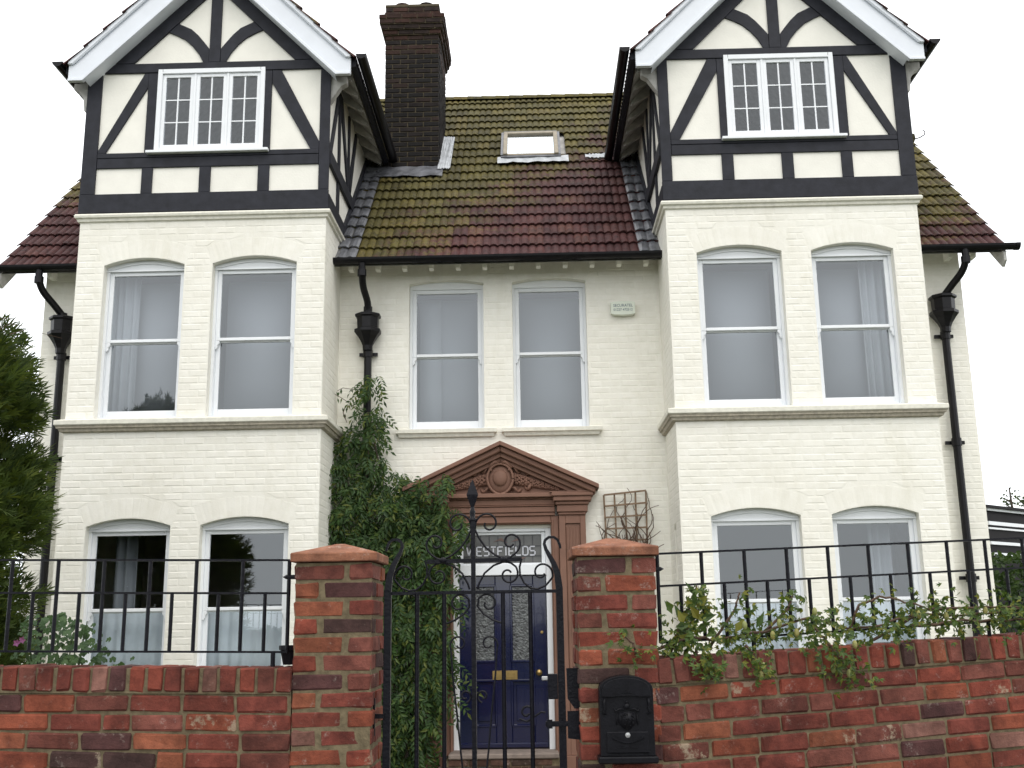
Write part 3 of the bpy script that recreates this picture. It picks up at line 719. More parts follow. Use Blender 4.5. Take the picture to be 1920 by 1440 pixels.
# lead flashings along the cheeks, chimney and skylight
rng = random.Random(9)
for sg in (-1, 1):
    for row in range(0, 10):
        v = -.105+TG*row
        vs, fs = tile_geo(0, .25, 2, TG+.05, .042, 11)
        xx = HX+sg*1.945-(.252 if sg > 0 else -.002)
        M = tile_matrix(xx, v) @ Matrix.Translation((0, rng.uniform(-.004, .004), .020+row*.0001))
        MB().add([M @ Vector((p[0], p[1], p[2]+rng.uniform(-.004, .005))) for p in vs], fs).build('lead_soaker', M_LEAD, roof)
def roof_pt(x, y, n=0): return (x, y-n*SL, Z0+(y-Y0)+n*SL)
def roof_sheet(name, x0, x1, ya, yb, n, mat, seed):
    r2 = random.Random(seed); nx, ny = 14, 3; mb = MB()
    vs = [roof_pt(x0+(x1-x0)*i/nx, ya+(yb-ya)*j/ny+r2.uniform(-.012, .012), n+r2.uniform(-.008, .008)) for j in range(ny+1) for i in range(nx+1)]
    return mb.add(vs, [(j*(nx+1)+i, j*(nx+1)+i+1, (j+1)*(nx+1)+i+1, (j+1)*(nx+1)+i) for j in range(ny) for i in range(nx)]).build(name, mat, roof)
roof_sheet('chimney_apron', -2.32, -1.22, 1.44, 1.70, .075, M_LEAD, 2)
roof_sheet('chimney_step_flashing', -1.30, -1.12, 1.60, 2.52, .085, M_LEADW, 3)
roof_sheet('skylight_apron', -.46, .56, 1.74, 1.90, .078, M_LEADW, 4)
roof_sheet('gutter_spill_flashing', .80, 1.12, 1.82, 1.92, .08, M_LEADW, 5)
# skylight
M = tile_matrix(-.38, (1.89-Y0)/SL)
sk_ = MB(); w, h = .80, .92
def slab(mb, u0, u1, v0, v1, n0, n1):
    P = [(u0, v0, n0), (u1, v0, n0), (u1, v1, n0), (u0, v1, n0), (u0, v0, n1), (u1, v0, n1), (u1, v1, n1), (u0, v1, n1)]
    mb.hexa([M @ Vector(p) for p in P])
slab(sk_, 0, .06, 0, h, .0, .13); slab(sk_, w-.06, w, 0, h, .0, .13); slab(sk_, .06, w-.06, 0, .05, .0, .11); slab(sk_, .06, w-.06, h-.07, h, .0, .13)
sky_l = sk_.build('skylight', M_SKYW, house, bevel=.006)
p = MB(); slab(p, .06, w-.06, .05, h-.07, .085, .095); p.build('pane', M_SKYG, sky_l)
t = MB(); slab(t, -.03, w+.03, -.05, .0, .0, .10); slab(t, -.035, 0, .0, h+.03, .0, .11); slab(t, w, w+.035, .0, h+.03, .0, .11); slab(t, .0, w, h, h+.04, .0, .12); t.build('cladding', M_LEAD, sky_l)
t = MB(); slab(t, .06, w-.06, .05, h-.07, .02, .03); t.build('blind', M_WHITE, sky_l)
# chimney
CX0, CX1, CY0, CY1 = -2.08, -1.285, 1.66, 2.80
chm = MB().box(CX0+.012, CX1-.012, CY0+.012, CY1-.012, 7.2, 10.42).build('chimney', M_CMORT, house)
rng = random.Random(12); BVAR = []
def brick_mesh(mat, L, D, H, seed, ch=.006, jit=.003):
    r2 = random.Random(seed); bm = bmesh.new(); bmesh.ops.create_cube(bm, size=1)
    for v in bm.verts: v.co = Vector((v.co.x*L, v.co.y*D, v.co.z*H))
    bmesh.ops.bevel(bm, geom=bm.edges[:], offset=ch, segments=1, affect='EDGES')
    for v in bm.verts: v.co += Vector((r2.uniform(-1, 1), r2.uniform(-1, 1), r2.uniform(-1, 1)))*jit
    me = bpy.data.meshes.new('brick'); bm.to_mesh(me); bm.free(); me.materials.append(mat); return me
CB = [brick_mesh(M_CBRK, .214, .10, .064, k) for k in range(3)]; CR = [brick_mesh(M_CRED, .214, .10, .064, k+5) for k in range(3)]
def ring_course(x0, x1, y0, y1, z, mats, off, back=None, parent=chm):
    def run(a, b, fixed, axis, rot):
        L = b-a; t = a-(.1125 if off else 0)
        while t < b-.01:
            p, q = max(t, a), min(t+.226, b)
            if q-p > .03:
                o = bpy.data.objects.new('brick', mats[rng.randrange(3)]); put(o, parent)
                c = (p+q)/2; l = (q-p-.012)/.214
                loc = (c, fixed, z) if axis == 'x' else (fixed, c, z)
                o.location = loc; o.rotation_euler = (0, 0, rot+rng.uniform(-.01, .01)); o.scale = (l, 1, 1)
            t += .226
    run(x0, x1, y0+.05, 'x', 0); run(y0+.10, y1, x1-.05, 'y', pi/2)
z = 7.64; k = 0
while z < 10.02:
    ring_course(CX0, CX1, CY0, CY1, z, CB if z < 9.75 or rng.random() < .3 else CR, k % 2); z += .0765; k += 1
for dz, ex in ((0, .028), (1, .056), (2, .078), (3, .085), (4, .012), (5, .0)):
    ring_course(CX0-ex, CX1+ex, CY0-ex, CY1+ex, z, CR, k % 2)
    MB().box(CX0-ex+.01, CX1+ex-.012, CY0-ex+.012, CY1+ex-.01, z-.04, z+.03).build('corbel_core', M_CMORT, chm)
    z += .0765; k += 1
MB().box(CX0-.0, CX1+.0, CY0, CY1, z-.04, z+.01).build('flaunching', M_CMORT, chm, bevel=.01)
for cy in (1.95, 2.5):
    for cx in (-1.86, -1.5):
        MB().lathe([(.16, 0), (.15, .05), (.11, .09), (.10, .13), (.12, .145), (.0, .15)], (cx, cy, z), 12).build('chimney_pot', M_CRED, chm, smooth=True)
# eaves gutters, rafter feet, rainwater pipes
def gutter(x0, x1):
    gt = MB(); n = 8; yc, zc = -.455, 5.875
    P = [(yc+.065*cos(pi+pi*k/n), zc+.065*sin(pi+pi*k/n)) for k in range(n+1)]; Q = [(yc+.056*cos(pi+pi*k/n), zc+.056*sin(pi+pi*k/n)) for k in range(n+1)]
    gt.ext(P+Q[::-1], x0, x1, lambda u, y, z: (y, u, z))
    for xx in (x0, x1-.006): gt.ext(P, xx, xx+.006, lambda u, y, z: (y, u, z))
    for k in range(1, max(2, int((x1-x0)/1.3)+1)):
        xx = x0+(x1-x0)*k/(int((x1-x0)/1.3)+1); R2 = [(yc+.071*cos(pi+pi*j/n), zc+.071*sin(pi+pi*j/n)) for j in range(n+1)]
        gt.ext(R2+P[::-1], xx-.025, xx+.025, lambda u, y, z: (y, u, z))
    return gt.build('gutter', M_PIPE, house)
gutter(-2.37, 1.545); gutter(XL-.12, HX-4.80); gutter(HX+4.80, XR+.09)
for k in range(12):
    x = -2.20+k*.322
    MB().ext([(-.30, 5.84), (-.285, 5.795), (-.17, 5.795), (-.17, 5.95)], x, x+.055, lambda u, y, z: (y, u, z)).build('rafter_foot', M_REND, house)
for x in (HX-5.45, HX-5.05, HX+5.0, HX+5.35, HX+5.62):
    MB().ext([(-.30, 5.84), (-.285, 5.785), (-.15, 5.785), (-.15, 5.95)], x, x+.06, lambda u, y, z: (y, u, z)).build('rafter_foot', M_REND, house)
def downpipe(xg, xh, zh0, label):
    r = .046
    pts = [(xg, -.455, 5.82), (xg, -.45, 5.70), (xg+(xh-xg)*.12, -.36, 5.58), (xg+(xh-xg)*.55, -.24, 5.46), (xh, -.15, 5.34), (xh, -.14, zh0)]
    if abs(xg-xh) < .06: pts = [(xg, -.455, 5.82), (xg, -.43, 5.70), (xg, -.33, 5.56), (xh, -.20, 5.42), (xh, -.15, 5.30), (xh, -.14, zh0)]
    P = []
    V_ = [Vector(p) for p in pts]
    for i in range(len(V_)-1):
        p0, p1, p2, p3 = V_[max(i-1, 0)], V_[i], V_[i+1], V_[min(i+2, len(V_)-1)]
        for j in range(4):
            t_ = j/4; P.append(.5*((2*p1)+(p2-p0)*t_+(2*p0-5*p1+4*p2-p3)*t_*t_+(3*p1-p0-3*p2+p3)*t_**3))
    P.append(V_[-1])
    pipe = MB().tube(P, .042, 10); pipe.tube([(xh, -.10, zh0-.42), (xh, -.10, .05)], r, 10)
    for zz in (5.70, 5.33): pipe.tube([(xg if zz > 5.5 else xh, -.452 if zz > 5.5 else -.15, zz+.04), (xg if zz > 5.5 else xh, -.45 if zz > 5.5 else -.147, zz-.04)], .053, 10)
    dp = pipe.build('downpipe', M_PIPE, house, smooth=False)
    H = MB(); c = (xh, -.13, zh0)
    prof = [(.0, -.02), (.145, -.02), (.16, -.03), (.16, -.055), (.135, -.07), (.13, -.20), (.165, -.215), (.165, -.25), (.13, -.29), (.085, -.36), (.062, -.41), (.058, -.47), (.0, -.47)]
    H.lathe([(a, b) for a, b in prof], c, 8, pi/8, 2*pi+pi/8)
    H.build('hopper_head', M_PIPE, dp)
    for zz in (zh0-.50, 3.6, 2.05, .6): MB().tube([(xh, -.10, zz+.045), (xh, -.10, zz-.045)], .058, 10).box(xh-.11, xh+.11, -.06, -.03, zz-.02, zz+.02).build('pipe_collar', M_PIPE, dp)
    return dp
downpipe(-5.87, -5.69, 5.34, ''); downpipe(-2.01, -1.98, 5.30, ''); downpipe(5.08, 4.89, 5.38, '')
# ------------------------------------------------------------------ doorway
DX = HX
sur = MB()
surround = bpy.data.objects.new('door_surround', None); put(surround, house)
surround.location = (0, 0, 0)
ex = lambda poly, y0, y1: MB().ext(poly, y0, y1)
rc = lambda a, b, c, d: [(a, c), (b, c), (b, d), (a, d)]
arc = MB()
for d in (1, -1):
    q = lambda s: DX+d*s
    arc.box(q(.568), q(.66), -.085, .02, .2, 2.83)
    arc.box(q(.578), q(.60), -.10, -.0855, .2, 2.79)
arc.box(DX-.5675, DX+.5675, -.085, .02, 2.738, 2.83).box(DX-.5775, DX+.5775, -.10, -.0855, 2.75, 2.772)
arc.build('architrave', M_TERR, surround, bevel=.008)
for d in (1, -1):
    q = lambda s: DX+d*s
    pl = MB()
    pl.box(q(.662), q(.735), -.13, .02, .2, 2.83).box(q(.905), q(.968), -.13, .02, .2, 2.83).box(q(.7352), q(.9048), -.13, .02, .2, .55).box(q(.7352), q(.9048), -.13, .02, 2.735, 2.83).box(q(.7352), q(.9048), -.108, .02, .55, 2.735)
    for k in range(5): pl.tube([(q(.748+.035*k), -.108, .56), (q(.748+.035*k), -.108, 2.70)], .009, 6)
    pl.box(q(.64), q(.985), -.16, .02, .03, .199)
    pl.build('pilaster', M_TERR, surround, bevel=.006)
    cp = MB()
    for a, b, z0, z1, y in ((.655, .975, 2.832, 2.862, -.15), (.64, .995, 2.864, 2.945, -.165), (.625, 1.01, 2.947, 2.985, -.185), (.60, 1.04, 2.987, 3.04, -.215), (.58, 1.06, 3.042, 3.085, -.235)):
        cp.box(q(a), q(b), y, .02, z0, z1)
    cp.build('capital', M_TERR, surround, bevel=.008)
en = MB()
for z0, z1, y in ((2.832, 2.868, -.105), (2.870, 2.935, -.12), (2.937, 2.952, -.135), (2.954, 3.018, -.128), (3.02, 3.036, -.15), (3.038, 3.086, -.20)):
    en.box(DX-.62, DX+.62, y, .02, z0, z1)
en.build('entablature', M_TERR, surround, bevel=.006)
MB().ext([(DX-1.0, 3.088), (DX+1.0, 3.088), (DX, 3.62)], -.08, .02).build('tympanum', M_TERR, surround)
# raking cornice: three stepped bands
W_, HA = 1.125, 3.685
for t0, t1, y in ((0, .05, -.30), (.05, .12, -.255), (.12, .175, -.20), (.175, .225, -.155)):
    for d in (1, -1):
        q = lambda s: DX+d*s
        sl_ = (HA-3.165)/W_
        e = W_-(t0*.75)
        P = [(q(0), HA-t0), (q(e), HA-t0-sl_*e), (q(e), HA-t1-sl_*e), (q(0), HA-t1)]
        o = MB().ext(P, y, .02).build('raking_cornice', M_TERR, surround, bevel=.012 if t0 == .05 else .005)
for d in (1, -1):
    q = lambda s: DX+d*s
    MB().box(q(.56), q(1.06), -.222, .02, 3.088, 3.10).build('cornice_return', M_TERR, surround)
# carved cartouche with garlands
cart = MB(); cc = Vector((DX-.008, -.105, 3.262))
cart.ball(cc, 1, 20, 8, (.155, .055, .178))
cart.ball(cc+Vector((0, -.045, .008)), 1, 18, 8, (.088, .04, .10))
ring = [cc+Vector((.150*cos(a)*(1-.12*max(0, -sin(a))), -.052, .172*sin(a)-.01*(sin(a) < 0))) for a in [2*pi*k/24 for k in range(25)]]
cart.tube(ring, .017, 6, cap=False)
for d in (1, -1):
    cart.tube([cc+Vector((d*.02, -.05, .185)), cc+Vector((d*.06, -.06, .195)), cc+Vector((d*.10, -.05, .165)), cc+Vector((d*.135, -.05, .12))], [.02, .024, .022, .014], 7)
    cart.ball(cc+Vector((d*.105, -.055, .10)), .017)
    cart.tube([cc+Vector((d*.05, -.04, -.185)), cc+Vector((d*.0, -.05, -.19))], [.026, .026], 7)
cart.build('cartouche', M_TERR, surround, smooth=True)
rng = random.Random(4)
for d in (1, -1):
    gar = MB()
    for k in range(24):
        t = k/23; c = Vector((DX+d*(.17+.50*t), -.10, 3.262-.125*t+.0*t)); rr = .052*(1-t)**.8+.014
        for j in range(7):
            a = 2*pi*j/7+k*.6
            gar.ball(c+Vector((rng.uniform(-.006, .006), -abs(cos(a))*rr*.55, sin(a)*rr*.85)), .017*(1-.45*t), 6, 4)
    gar.build('garland', M_TERR, surround, smooth=True)
    for sgz in (1, -1):
        P = []
        for k in range(14):
            t = k/13; P.append((DX+d*(.12+.24*t), -.10-.03*sin(t*9), 3.262+sgz*(.13-.02*t)+.028*sin(t*14)-(.045*t if sgz > 0 else -.02*t)))
        MB().tube(P, [.016]*14, 5, flat=(1.5, .6)).build('ribbon', M_TERR, surround, smooth=True)
# frame, fanlight
F = MB(); y = .02
F.box(DX-.567, DX-.502, y, .19, .22, 2.735).box(DX+.502, DX+.567, y, .19, .22, 2.735).box(DX-.5015, DX+.5015, y, .19, 2.66, 2.735).box(DX-.5015, DX+.5015, y-.02, .19, 2.165, 2.285)
F.box(DX-.5015, DX-.455, y+.03, .17, 2.286, 2.66).box(DX+.455, DX+.5015, y+.03, .17, 2.286, 2.66).box(DX-.4545, DX+.4545, y+.03, .17, 2.63, 2.6595).box(DX-.4545, DX+.4545, y+.03, .17, 2.286, 2.305)
dframe = F.build('door_frame', M_WHITE, house, bevel=.006)
MB().box(DX-.454, DX+.454, .085, .092, 2.306, 2.63).build('fanlight_glass', M_LETG, dframe)
c = MB()
for k in range(1, 9): c.box(DX-.454+.908*k/9-.004, DX-.454+.908*k/9+.004, .079, .0845, 2.307, 2.629)
for zz in (2.385, 2.50): c.box(DX-.453, DX+.453, .0775, .0845, zz-.004, zz+.004)
c.build('lead_came', M_CAME, dframe)
c = MB()
for px, pz, pts in ((-.11, 2.55, [(0, 0), (.08, .015), (.17, -.01), (.10, .05)]), (.10, 2.55, [(0, 0), (.09, .05), (.12, .02)]), (.12, 2.345, [(0, 0), (.08, -.012), (.16, .03), (.06, .02)]), (-.2, 2.34, [(0, 0), (.06, -.01), (.07, .03)])):
    c.ext([(DX+px+a, pz+b) for a, b in pts], .0765, .0772)
c.build('coloured_glass', M_LDRED, dframe)
GL = {'W': [((0,1),(.22,0)), ((.22,0),(.5,.75)), ((.5,.75),(.78,0)), ((.78,0),(1,1))], 'E': [((0,0),(0,1)), ((.12,1),(1,1)), ((.12,.5),(.85,.5)), ((.12,0),(1,0))],
      'S': [((1,1),(.1,1)), ((0,.95),(0,.58)), ((.08,.5),(.92,.5)), ((1,.44),(1,.06)), ((.9,0),(0,0))], 'T': [((0,1),(1,1)), ((.5,.86),(.5,0))], 'F': [((0,0),(0,1)), ((.12,1),(1,1)), ((.12,.52),(.8,.52))],
      'I': [((.5,0),(.5,1))], 'L': [((0,.08),(0,1)), ((0,0),(1,0))], 'D': [((0,0),(0,1)), ((.14,1),(.75,1)), ((1,.82),(1,.18)), ((.75,0),(.14,0)), ((.75,1),(1,.82)), ((1,.18),(.75,0))]}
xx = DX-.412
for ch in 'WESTFIELDS':
    w_ = .092 if ch == 'W' else (.024 if ch == 'I' else .058); L = MB()
    for (a, b), (e, f_) in GL[ch]:
        p0 = Vector((xx+a*w_, 0, 2.395+b*.098)); p1 = Vector((xx+e*w_, 0, 2.395+f_*.098)); dd = (p1-p0).normalized(); nn = Vector((-dd.z, 0, dd.x))*.0075
        L.ext([(p.x, p.z) for p in (p0-nn, p1-nn, p1+nn, p0+nn)], .073, .0765)
    L.build('letter', M_LETW, dframe); xx += w_+.0235
# door leaf with panels
door = MB(); y0, y1 = .085, .13; xd0, xd1 = DX-.5, DX+.5
gx = [(-.745+.0, -.50), (-.315, -.05)]
a0, a1, b0, b1 = DX-.345, DX-.09, DX+.09, DX+.345
door.box(xd0, a0, y0, y1, .26, 2.162).box(b1, xd1, y0, y1, .26, 2.162).box(a1, b0, y0, y1, .26, 2.162)
for a, b in ((a0, a1), (b0, b1)):
    door.box(a, b, y0, y1, 2.05, 2.162).box(a, b, y0, y1, .99, 1.20).box(a, b, y0, y1, .26, .50)
leaf = door.build('front_door', M_NAVY, house, bevel=.007)
pm = MB()
for a, b in ((a0, a1), (b0, b1)):
    for z0, z1 in ((1.20, 2.05), (.50, .99)):
        for k in range(4):
            t = .022
            P = [(a, z0, b, z0), (b, z0, b, z1), (b, z1, a, z1), (a, z1, a, z0)][k]
            pm.tube([(P[0], y0+.004, P[1]), (P[2], y0+.004, P[3])], t*.75, 6)
pm.build('panel_moulding', M_NAVY, leaf)
for a, b in ((a0, a1), (b0, b1)):
    MB().box(a, b, y0+.02, y0+.03, .50, .99).box(a+.05, b-.05, y0+.006, y0+.0199, .55, .94).build('lower_panel', M_NAVY, leaf, bevel=.01)
def mat_frost():
    m, t, b = nodes('obscured_door_glass')
    n = noise_out(t, 26, 4, .6); r = ramp(t, [(.35, (.02, .02, .022)), (.55, (.07, .075, .075)), (.75, (.16, .17, .165))]); t.links.new(n, r.inputs[0])
    t.links.new(r.outputs[0], b.inputs['Base Color']); b.inputs['Roughness'].default_value = .08; b.inputs['Specular IOR Level'].default_value = .8
    bump(t, b, noise_out(t, 42, 3, .5), 1, .012); return m
M_FROST = mat_frost()
for a, b in ((a0, a1), (b0, b1)): MB().box(a, b, y0+.018, y0+.026, 1.20, 2.05).build('door_pane', M_FROST, leaf)
t = MB().box(DX-.13, DX+.155, y0-.010, y0, 1.0, 1.10).box(DX-.10, DX+.125, y0-.017, y0-.0105, 1.022, 1.078); t.build('letter_plate', M_BRASS, leaf, bevel=.003)
MB().lathe([(.0, .05), (.028, .045), (.036, .03), (.034, .018), (.016, .010), (.016, .0), (.03, -.002)], (0, 0, 0), 14).build('door_knob', M_BRASS, leaf, smooth=True)
kn = [o for o in leaf.children if o.name.startswith('door_knob')][0]
kn.matrix_local = Matrix.Translation((DX+.40, y0-.004, 1.075)) @ Matrix.Rotation(pi/2, 4, 'X')
MB().lathe([(0, .006), (.016, .005), (.018, 0)], (0, 0, 0), 12).build('door_bell_push', M_BRASS, leaf).matrix_local = Matrix.Translation((DX+.44, y0-.001, 1.52)) @ Matrix.Rotation(pi/2, 4, 'X')
MB().box(DX-.5, DX+.5, y0-.03, y0, .262, .32).build('weather_bar', M_NAVY, leaf, bevel=.012)
st = MB().box(DX-.60, DX+.60, -.36, .2, .195, .252); st.build('door_step', M_STEP, house, bevel=.012)
rng = random.Random(8)
SB = [brick_mesh(mat_brick('dark_step_brick', [(0, (.10, .05, .035)), (.4, (.07, .045, .035)), (.7, (.13, .07, .05))], .66), .214, .1, .064, 70+k) for k in range(3)]
stp = MB().box(DX-.95, DX+.95, -.62, .0, 0, .052).box(DX-.62, DX+.62, -.325, .0, .052, .194).build('step_base', M_MORT, house)
for j, (w2, yy, zz) in enumerate(((.60, -.30, .158), (.60, -.30, .085))):
    x = DX-w2+.11-(.11*(j % 2))
    while x < DX+w2:
        o = bpy.data.objects.new('brick', SB[rng.randrange(3)]); put(o, stp); o.location = (x, yy+.012, zz); x += .226
# ------------------------------------------------------------------ things fixed to the house
al = thing('alarm_box', 'pale burglar alarm box with blue lettering on wall between middle window and bay', 'alarm box', (1.09, 0, 5.22))
P = [(.945, 5.245), (.98, 5.228), (1.09, 5.222), (1.20, 5.228), (1.237, 5.245), (1.237, 5.385), (1.20, 5.394), (1.09, 5.398), (.98, 5.394), (.945, 5.385)]
MB().ext(P, -.075, -.008).build('case', M_PLAS, al, bevel=.014)
MB().ext([(.955, 5.244), (1.227, 5.244), (1.19, 5.232), (.99, 5.232)], -.079, -.0755).build('lower_lip', M_PLAS, al)
def words(txt, x, y, z, size, mat, name, parent, sx=1.0):
    cu_ = bpy.data.curves.new('text', 'FONT'); cu_.body = txt; cu_.size = size; cu_.extrude = .0006; cu_.align_x = 'CENTER'; cu_.resolution_u = 2
    tmp = bpy.data.objects.new('tmp', cu_); COL.objects.link(tmp)
    dg = bpy.context.evaluated_depsgraph_get(); me = bpy.data.meshes.new_from_object(tmp.evaluated_get(dg)); bpy.data.objects.remove(tmp)
    me.materials.clear(); me.materials.append(mat)
    o = bpy.data.objects.new(name, me); put(o, parent)
    o.matrix_parent_inverse = WMX[parent.name].inverted()
    o.matrix_basis = Matrix.Translation((x, y, z)) @ Matrix.Rotation(pi/2, 4, 'X') @ Matrix.Diagonal((sx, 1, 1, 1)); return o
words('SECURATEL', 1.091, -.0765, 5.327, .050, M_INK, 'lettering', al, .90).data.transform(Matrix.Identity(4))
words('01227 472512', 1.091, -.0765, 5.277, .043, M_INK, 'lettering', al, .93)
tr = thing('trellis', 'small square wooden trellis with dead stems on the wall beside the door', 'trellis', (1.03, -.05, 2.5))
def tl(u, w): # u,w in 0..1 on the slightly skewed panel
    return Vector((.785+.49*u-.008*(1-w)+.022*(1-w)*(1-u), -.05, 2.54+.52*w+.045*u*w))
for k in range(5):
    MB().tube([tl(k/4, 0), tl(k/4, 1)], .014, 4, flat=(.7, 1)).build('trellis_lath', M_TREL, tr)
for k in range(5):
    MB().tube([tl(0, k/4)+Vector((0, -.018, 0)), tl(1, k/4)+Vector((0, -.018, 0))], .014, 4, flat=(.7, 1)).build('trellis_lath', M_TREL, tr)
rng = random.Random(5)
dr = thing('dry_climber', 'bare brown climber stems tangled through the wooden trellis', 'dead climber', (1.1, -.06, 0))
for k in range(26):
    p = Vector((rng.uniform(.80, 1.30), -.09, rng.uniform(1.9, 2.5))); P = [p.copy()]; d = Vector((rng.uniform(-.3, .3), 0, 1))
    for j in range(rng.randint(8, 16)):
        d += Vector((rng.uniform(-.55, .55), rng.uniform(-.1, .1), rng.uniform(-.2, .25))); d.normalize()
        p = p+d*.055; p.y = min(-.035, max(-.13, p.y)); P.append(p.copy())
        if p.z > 3.12 or p.x > 1.42 or p.x < .72: break
    n = len(P); MB().tube(P, [.007*(1-.75*i/n)+.0012 for i in range(n)], 5).build('stem', M_TWIG, dr)
for k in range(10):
    MB().tube([(1.0+.03*k, -.08, 0), (1.05+.02*k+rng.uniform(-.05, .05), -.08, 1.0), (1.0+.025*k+rng.uniform(-.1, .1), -.08, 2.1), (.95+.03*k, -.07, 2.6)], [.011, .009, .007, .004], 5).build('stem', M_TWIG, dr)
# ------------------------------------------------------------------ garden walls and gate piers
FY = -7.8
RB = [brick_mesh(M_RED, .2185, .102, .0685, 100+k, .0075, .0040) for k in range(9)]
rng = random.Random(21)
def red_brick(loc, rotz=0, tilt=0, sc=(1,1,1), parent=None, roty=0):
    o = bpy.data.objects.new('brick', RB[rng.randrange(9)]); put(o, parent)
    o.rotation_euler = (rng.uniform(-.012, .012), roty+rng.uniform(-.009, .009), rotz+rng.uniform(-.009, .009)); o.location = Vector(loc)
    o.scale = sc
    if parent.name in WMX: o.matrix_parent_inverse = WMX[parent.name].inverted()
    return o
def garden_wall(name, label, P0, ang, slope, length, ztop, first_hidden):
    t = thing(name, label, 'wall', (P0[0], P0[1], 0))
    ca, sa = cos(ang), sin(ang); tl_ = math.atan(slope)
    def at(u, d, z): return Vector((P0[0]+ca*u-sa*d, P0[1]+sa*u+ca*d, z+slope*u))
    mbm = MB(); q = lambda u, d, z: at(u, d, z)
    mbm.hexa([q(0, .008, -.3), q(length, .008, -.3), q(length, .20, -.3), q(0, .20, -.3), q(0, .008, ztop-.112), q(length, .008, ztop-.112), q(length, .20, ztop-.112), q(0, .20, ztop-.112)])
    mbm.hexa([q(0, .0, ztop-.113), q(length, .0, ztop-.113), q(length, .205, ztop-.113), q(0, .205, ztop-.113), q(0, .002, ztop-.010), q(length, .002, ztop-.010), q(length, .20, ztop-.010), q(0, .20, ztop-.010)])
    mo = mbm.build('mortar', M_MORT, t)
    Rm = Matrix.Rotation(ang, 4, 'Z') @ Matrix.Rotation(-tl_, 4, 'Y')
    def place(u, d, z, sc, extra=None):
        o = bpy.data.objects.new('brick', RB[rng.randrange(9)]); put(o, t)
        o.matrix_basis = Matrix.Translation(at(u, d+rng.uniform(-.0035, .001), z)) @ Rm @ (extra or Matrix()) @ Matrix.Rotation(rng.uniform(-.012, .012), 4, 'Y') @ Matrix.Rotation(rng.uniform(-.007, .007), 4, 'Z') @ Matrix.Diagonal((*sc, 1))
    u = .04
    while u < length:      # brick on edge coping
        place(u, .099, ztop-.055+rng.uniform(-.004, .003), (rng.uniform(.94, 1.02), 1, rng.uniform(.92, 1.03)), Matrix.Rotation(pi/2, 4, 'Z') @ Matrix.Rotation(pi/2, 4, 'X')); u += .077+rng.uniform(-.002, .004)
    z = ztop-.112-.043; j = 0
    while z > .95:
        u = (0 if j % 2 else -.113)+rng.uniform(-.015, .015)
        while u < length:
            l = .5 if rng.random() < .08 else 1
            a, b = max(u, 0), min(u+.214*l, length)
            if b-a > .04: place((a+b)/2, .051, z, ((b-a)/.214*rng.uniform(.975, 1.0), 1, rng.uniform(.94, 1.0)))
            u += .214*l+.013
        z -= .0765; j += 1
    lowb = MB()
    while z > 0:
        u = (0 if j % 2 else -.113)
        while u < length:
            a, b = max(u, 0), min(u+.214, length)
            if b-a > .04: lowb.hexa([at(a, 0, z-.032), at(b, 0, z-.032), at(b, .1, z-.032), at(a, .1, z-.032), at(a, 0, z+.032), at(b, 0, z+.032), at(b, .1, z+.032), at(a, .1, z+.032)])
            u += .227
        z -= .0765; j += 1
    lowb.build('lower_brickwork', M_RED, t, kind='stuff')
    return t
gwl = garden_wall('garden_wall', 'low red brick wall topped by the level railing on the cypress side', (-5.25, FY), 0, -.017, 4.2, 1.5472, 0)
RANG, RSL = R(15), .040
gwr = garden_wall('garden_wall', 'low red brick wall with the leafy climber sprawling along its sloping top', (.487, FY+.005), RANG, RSL, 4.4, 1.487, 0)
def pier(label, xc, yc, ztop, rot):
    t = thing('gate_pier', label, 'gate pier', (xc, yc, 0), 'brick gate piers'); w = .170
    M0 = Matrix.Translation((xc, yc, 0)) @ Matrix.Rotation(rot, 4, 'Z')
    mbp = MB(); mbp.box(-w+.005, w-.005, -w+.005, w-.005, -.2, ztop-.004); mbp.v = [tuple(M0 @ Vector(p)) for p in mbp.v]
    mbp.build('mortar', M_MORT, t)
    z = ztop-.010-.033; j = 0; low = MB()
    while z > 0:
        A, B = (-w, -w+.214), (-w+.226, w)
        hs = (w-.214/2, w-.214/2)
        sg = 1 if j % 2 else -1
        c = w-.107; e = w-.051
        for k in range(4):
            Rk = Matrix.Rotation(k*pi/2, 4, 'Z')
            M = M0 @ Rk @ Matrix.Translation((sg*c, -e+rng.uniform(-.002, .003), z+rng.uniform(-.002, .002))) @ Matrix.Rotation(rng.uniform(-.012, .012), 4, 'Y') @ Matrix.Rotation(rng.uniform(-.012, .012), 4, 'Z')
            if z > .95:
                o = bpy.data.objects.new('brick', RB[rng.randrange(9)]); put(o, t); o.matrix_basis = M @ Matrix.Diagonal((rng.uniform(.97, 1), 1, rng.uniform(.95, 1.01), 1))
            else:
                b = MB().box(-.107, .107, -.051, .051, -.032, .032); low.add([M @ Vector(p) for p in b.v], b.f)
        z -= .0765; j += 1
    low.build('lower_brickwork', M_RED, t, kind='stuff')
    cp = MB(); q = .187
    P = [(-q, -q), (q, -q), (q, q), (-q, q)]
    vs = [(x, y, ztop) for x, y in P]+[(x*1.006, y*1.006, ztop+.038) for x, y in P]+[(x*.10, y*.10, ztop+.086) for x, y in P]
    fs = [(3,2,1,0)]+[(4*r+i, 4*r+(i+1) % 4, 4*r+4+(i+1) % 4, 4*r+4+i) for r in range(2) for i in range(4)]+[(8,9,10,11)]
    cp.add([M0 @ Vector(v) for v in vs], fs).build('pier_cap', M_CAPB, t, bevel=.004)
    return t
pl_ = pier('brick gate pier with terracotta cap standing in front of the ivy', -.879, FY+.170, 1.912, 0)
pr_ = pier('brick gate pier with terracotta cap that carries the black letterbox', .330, FY+.170, 1.918, R(1.5))
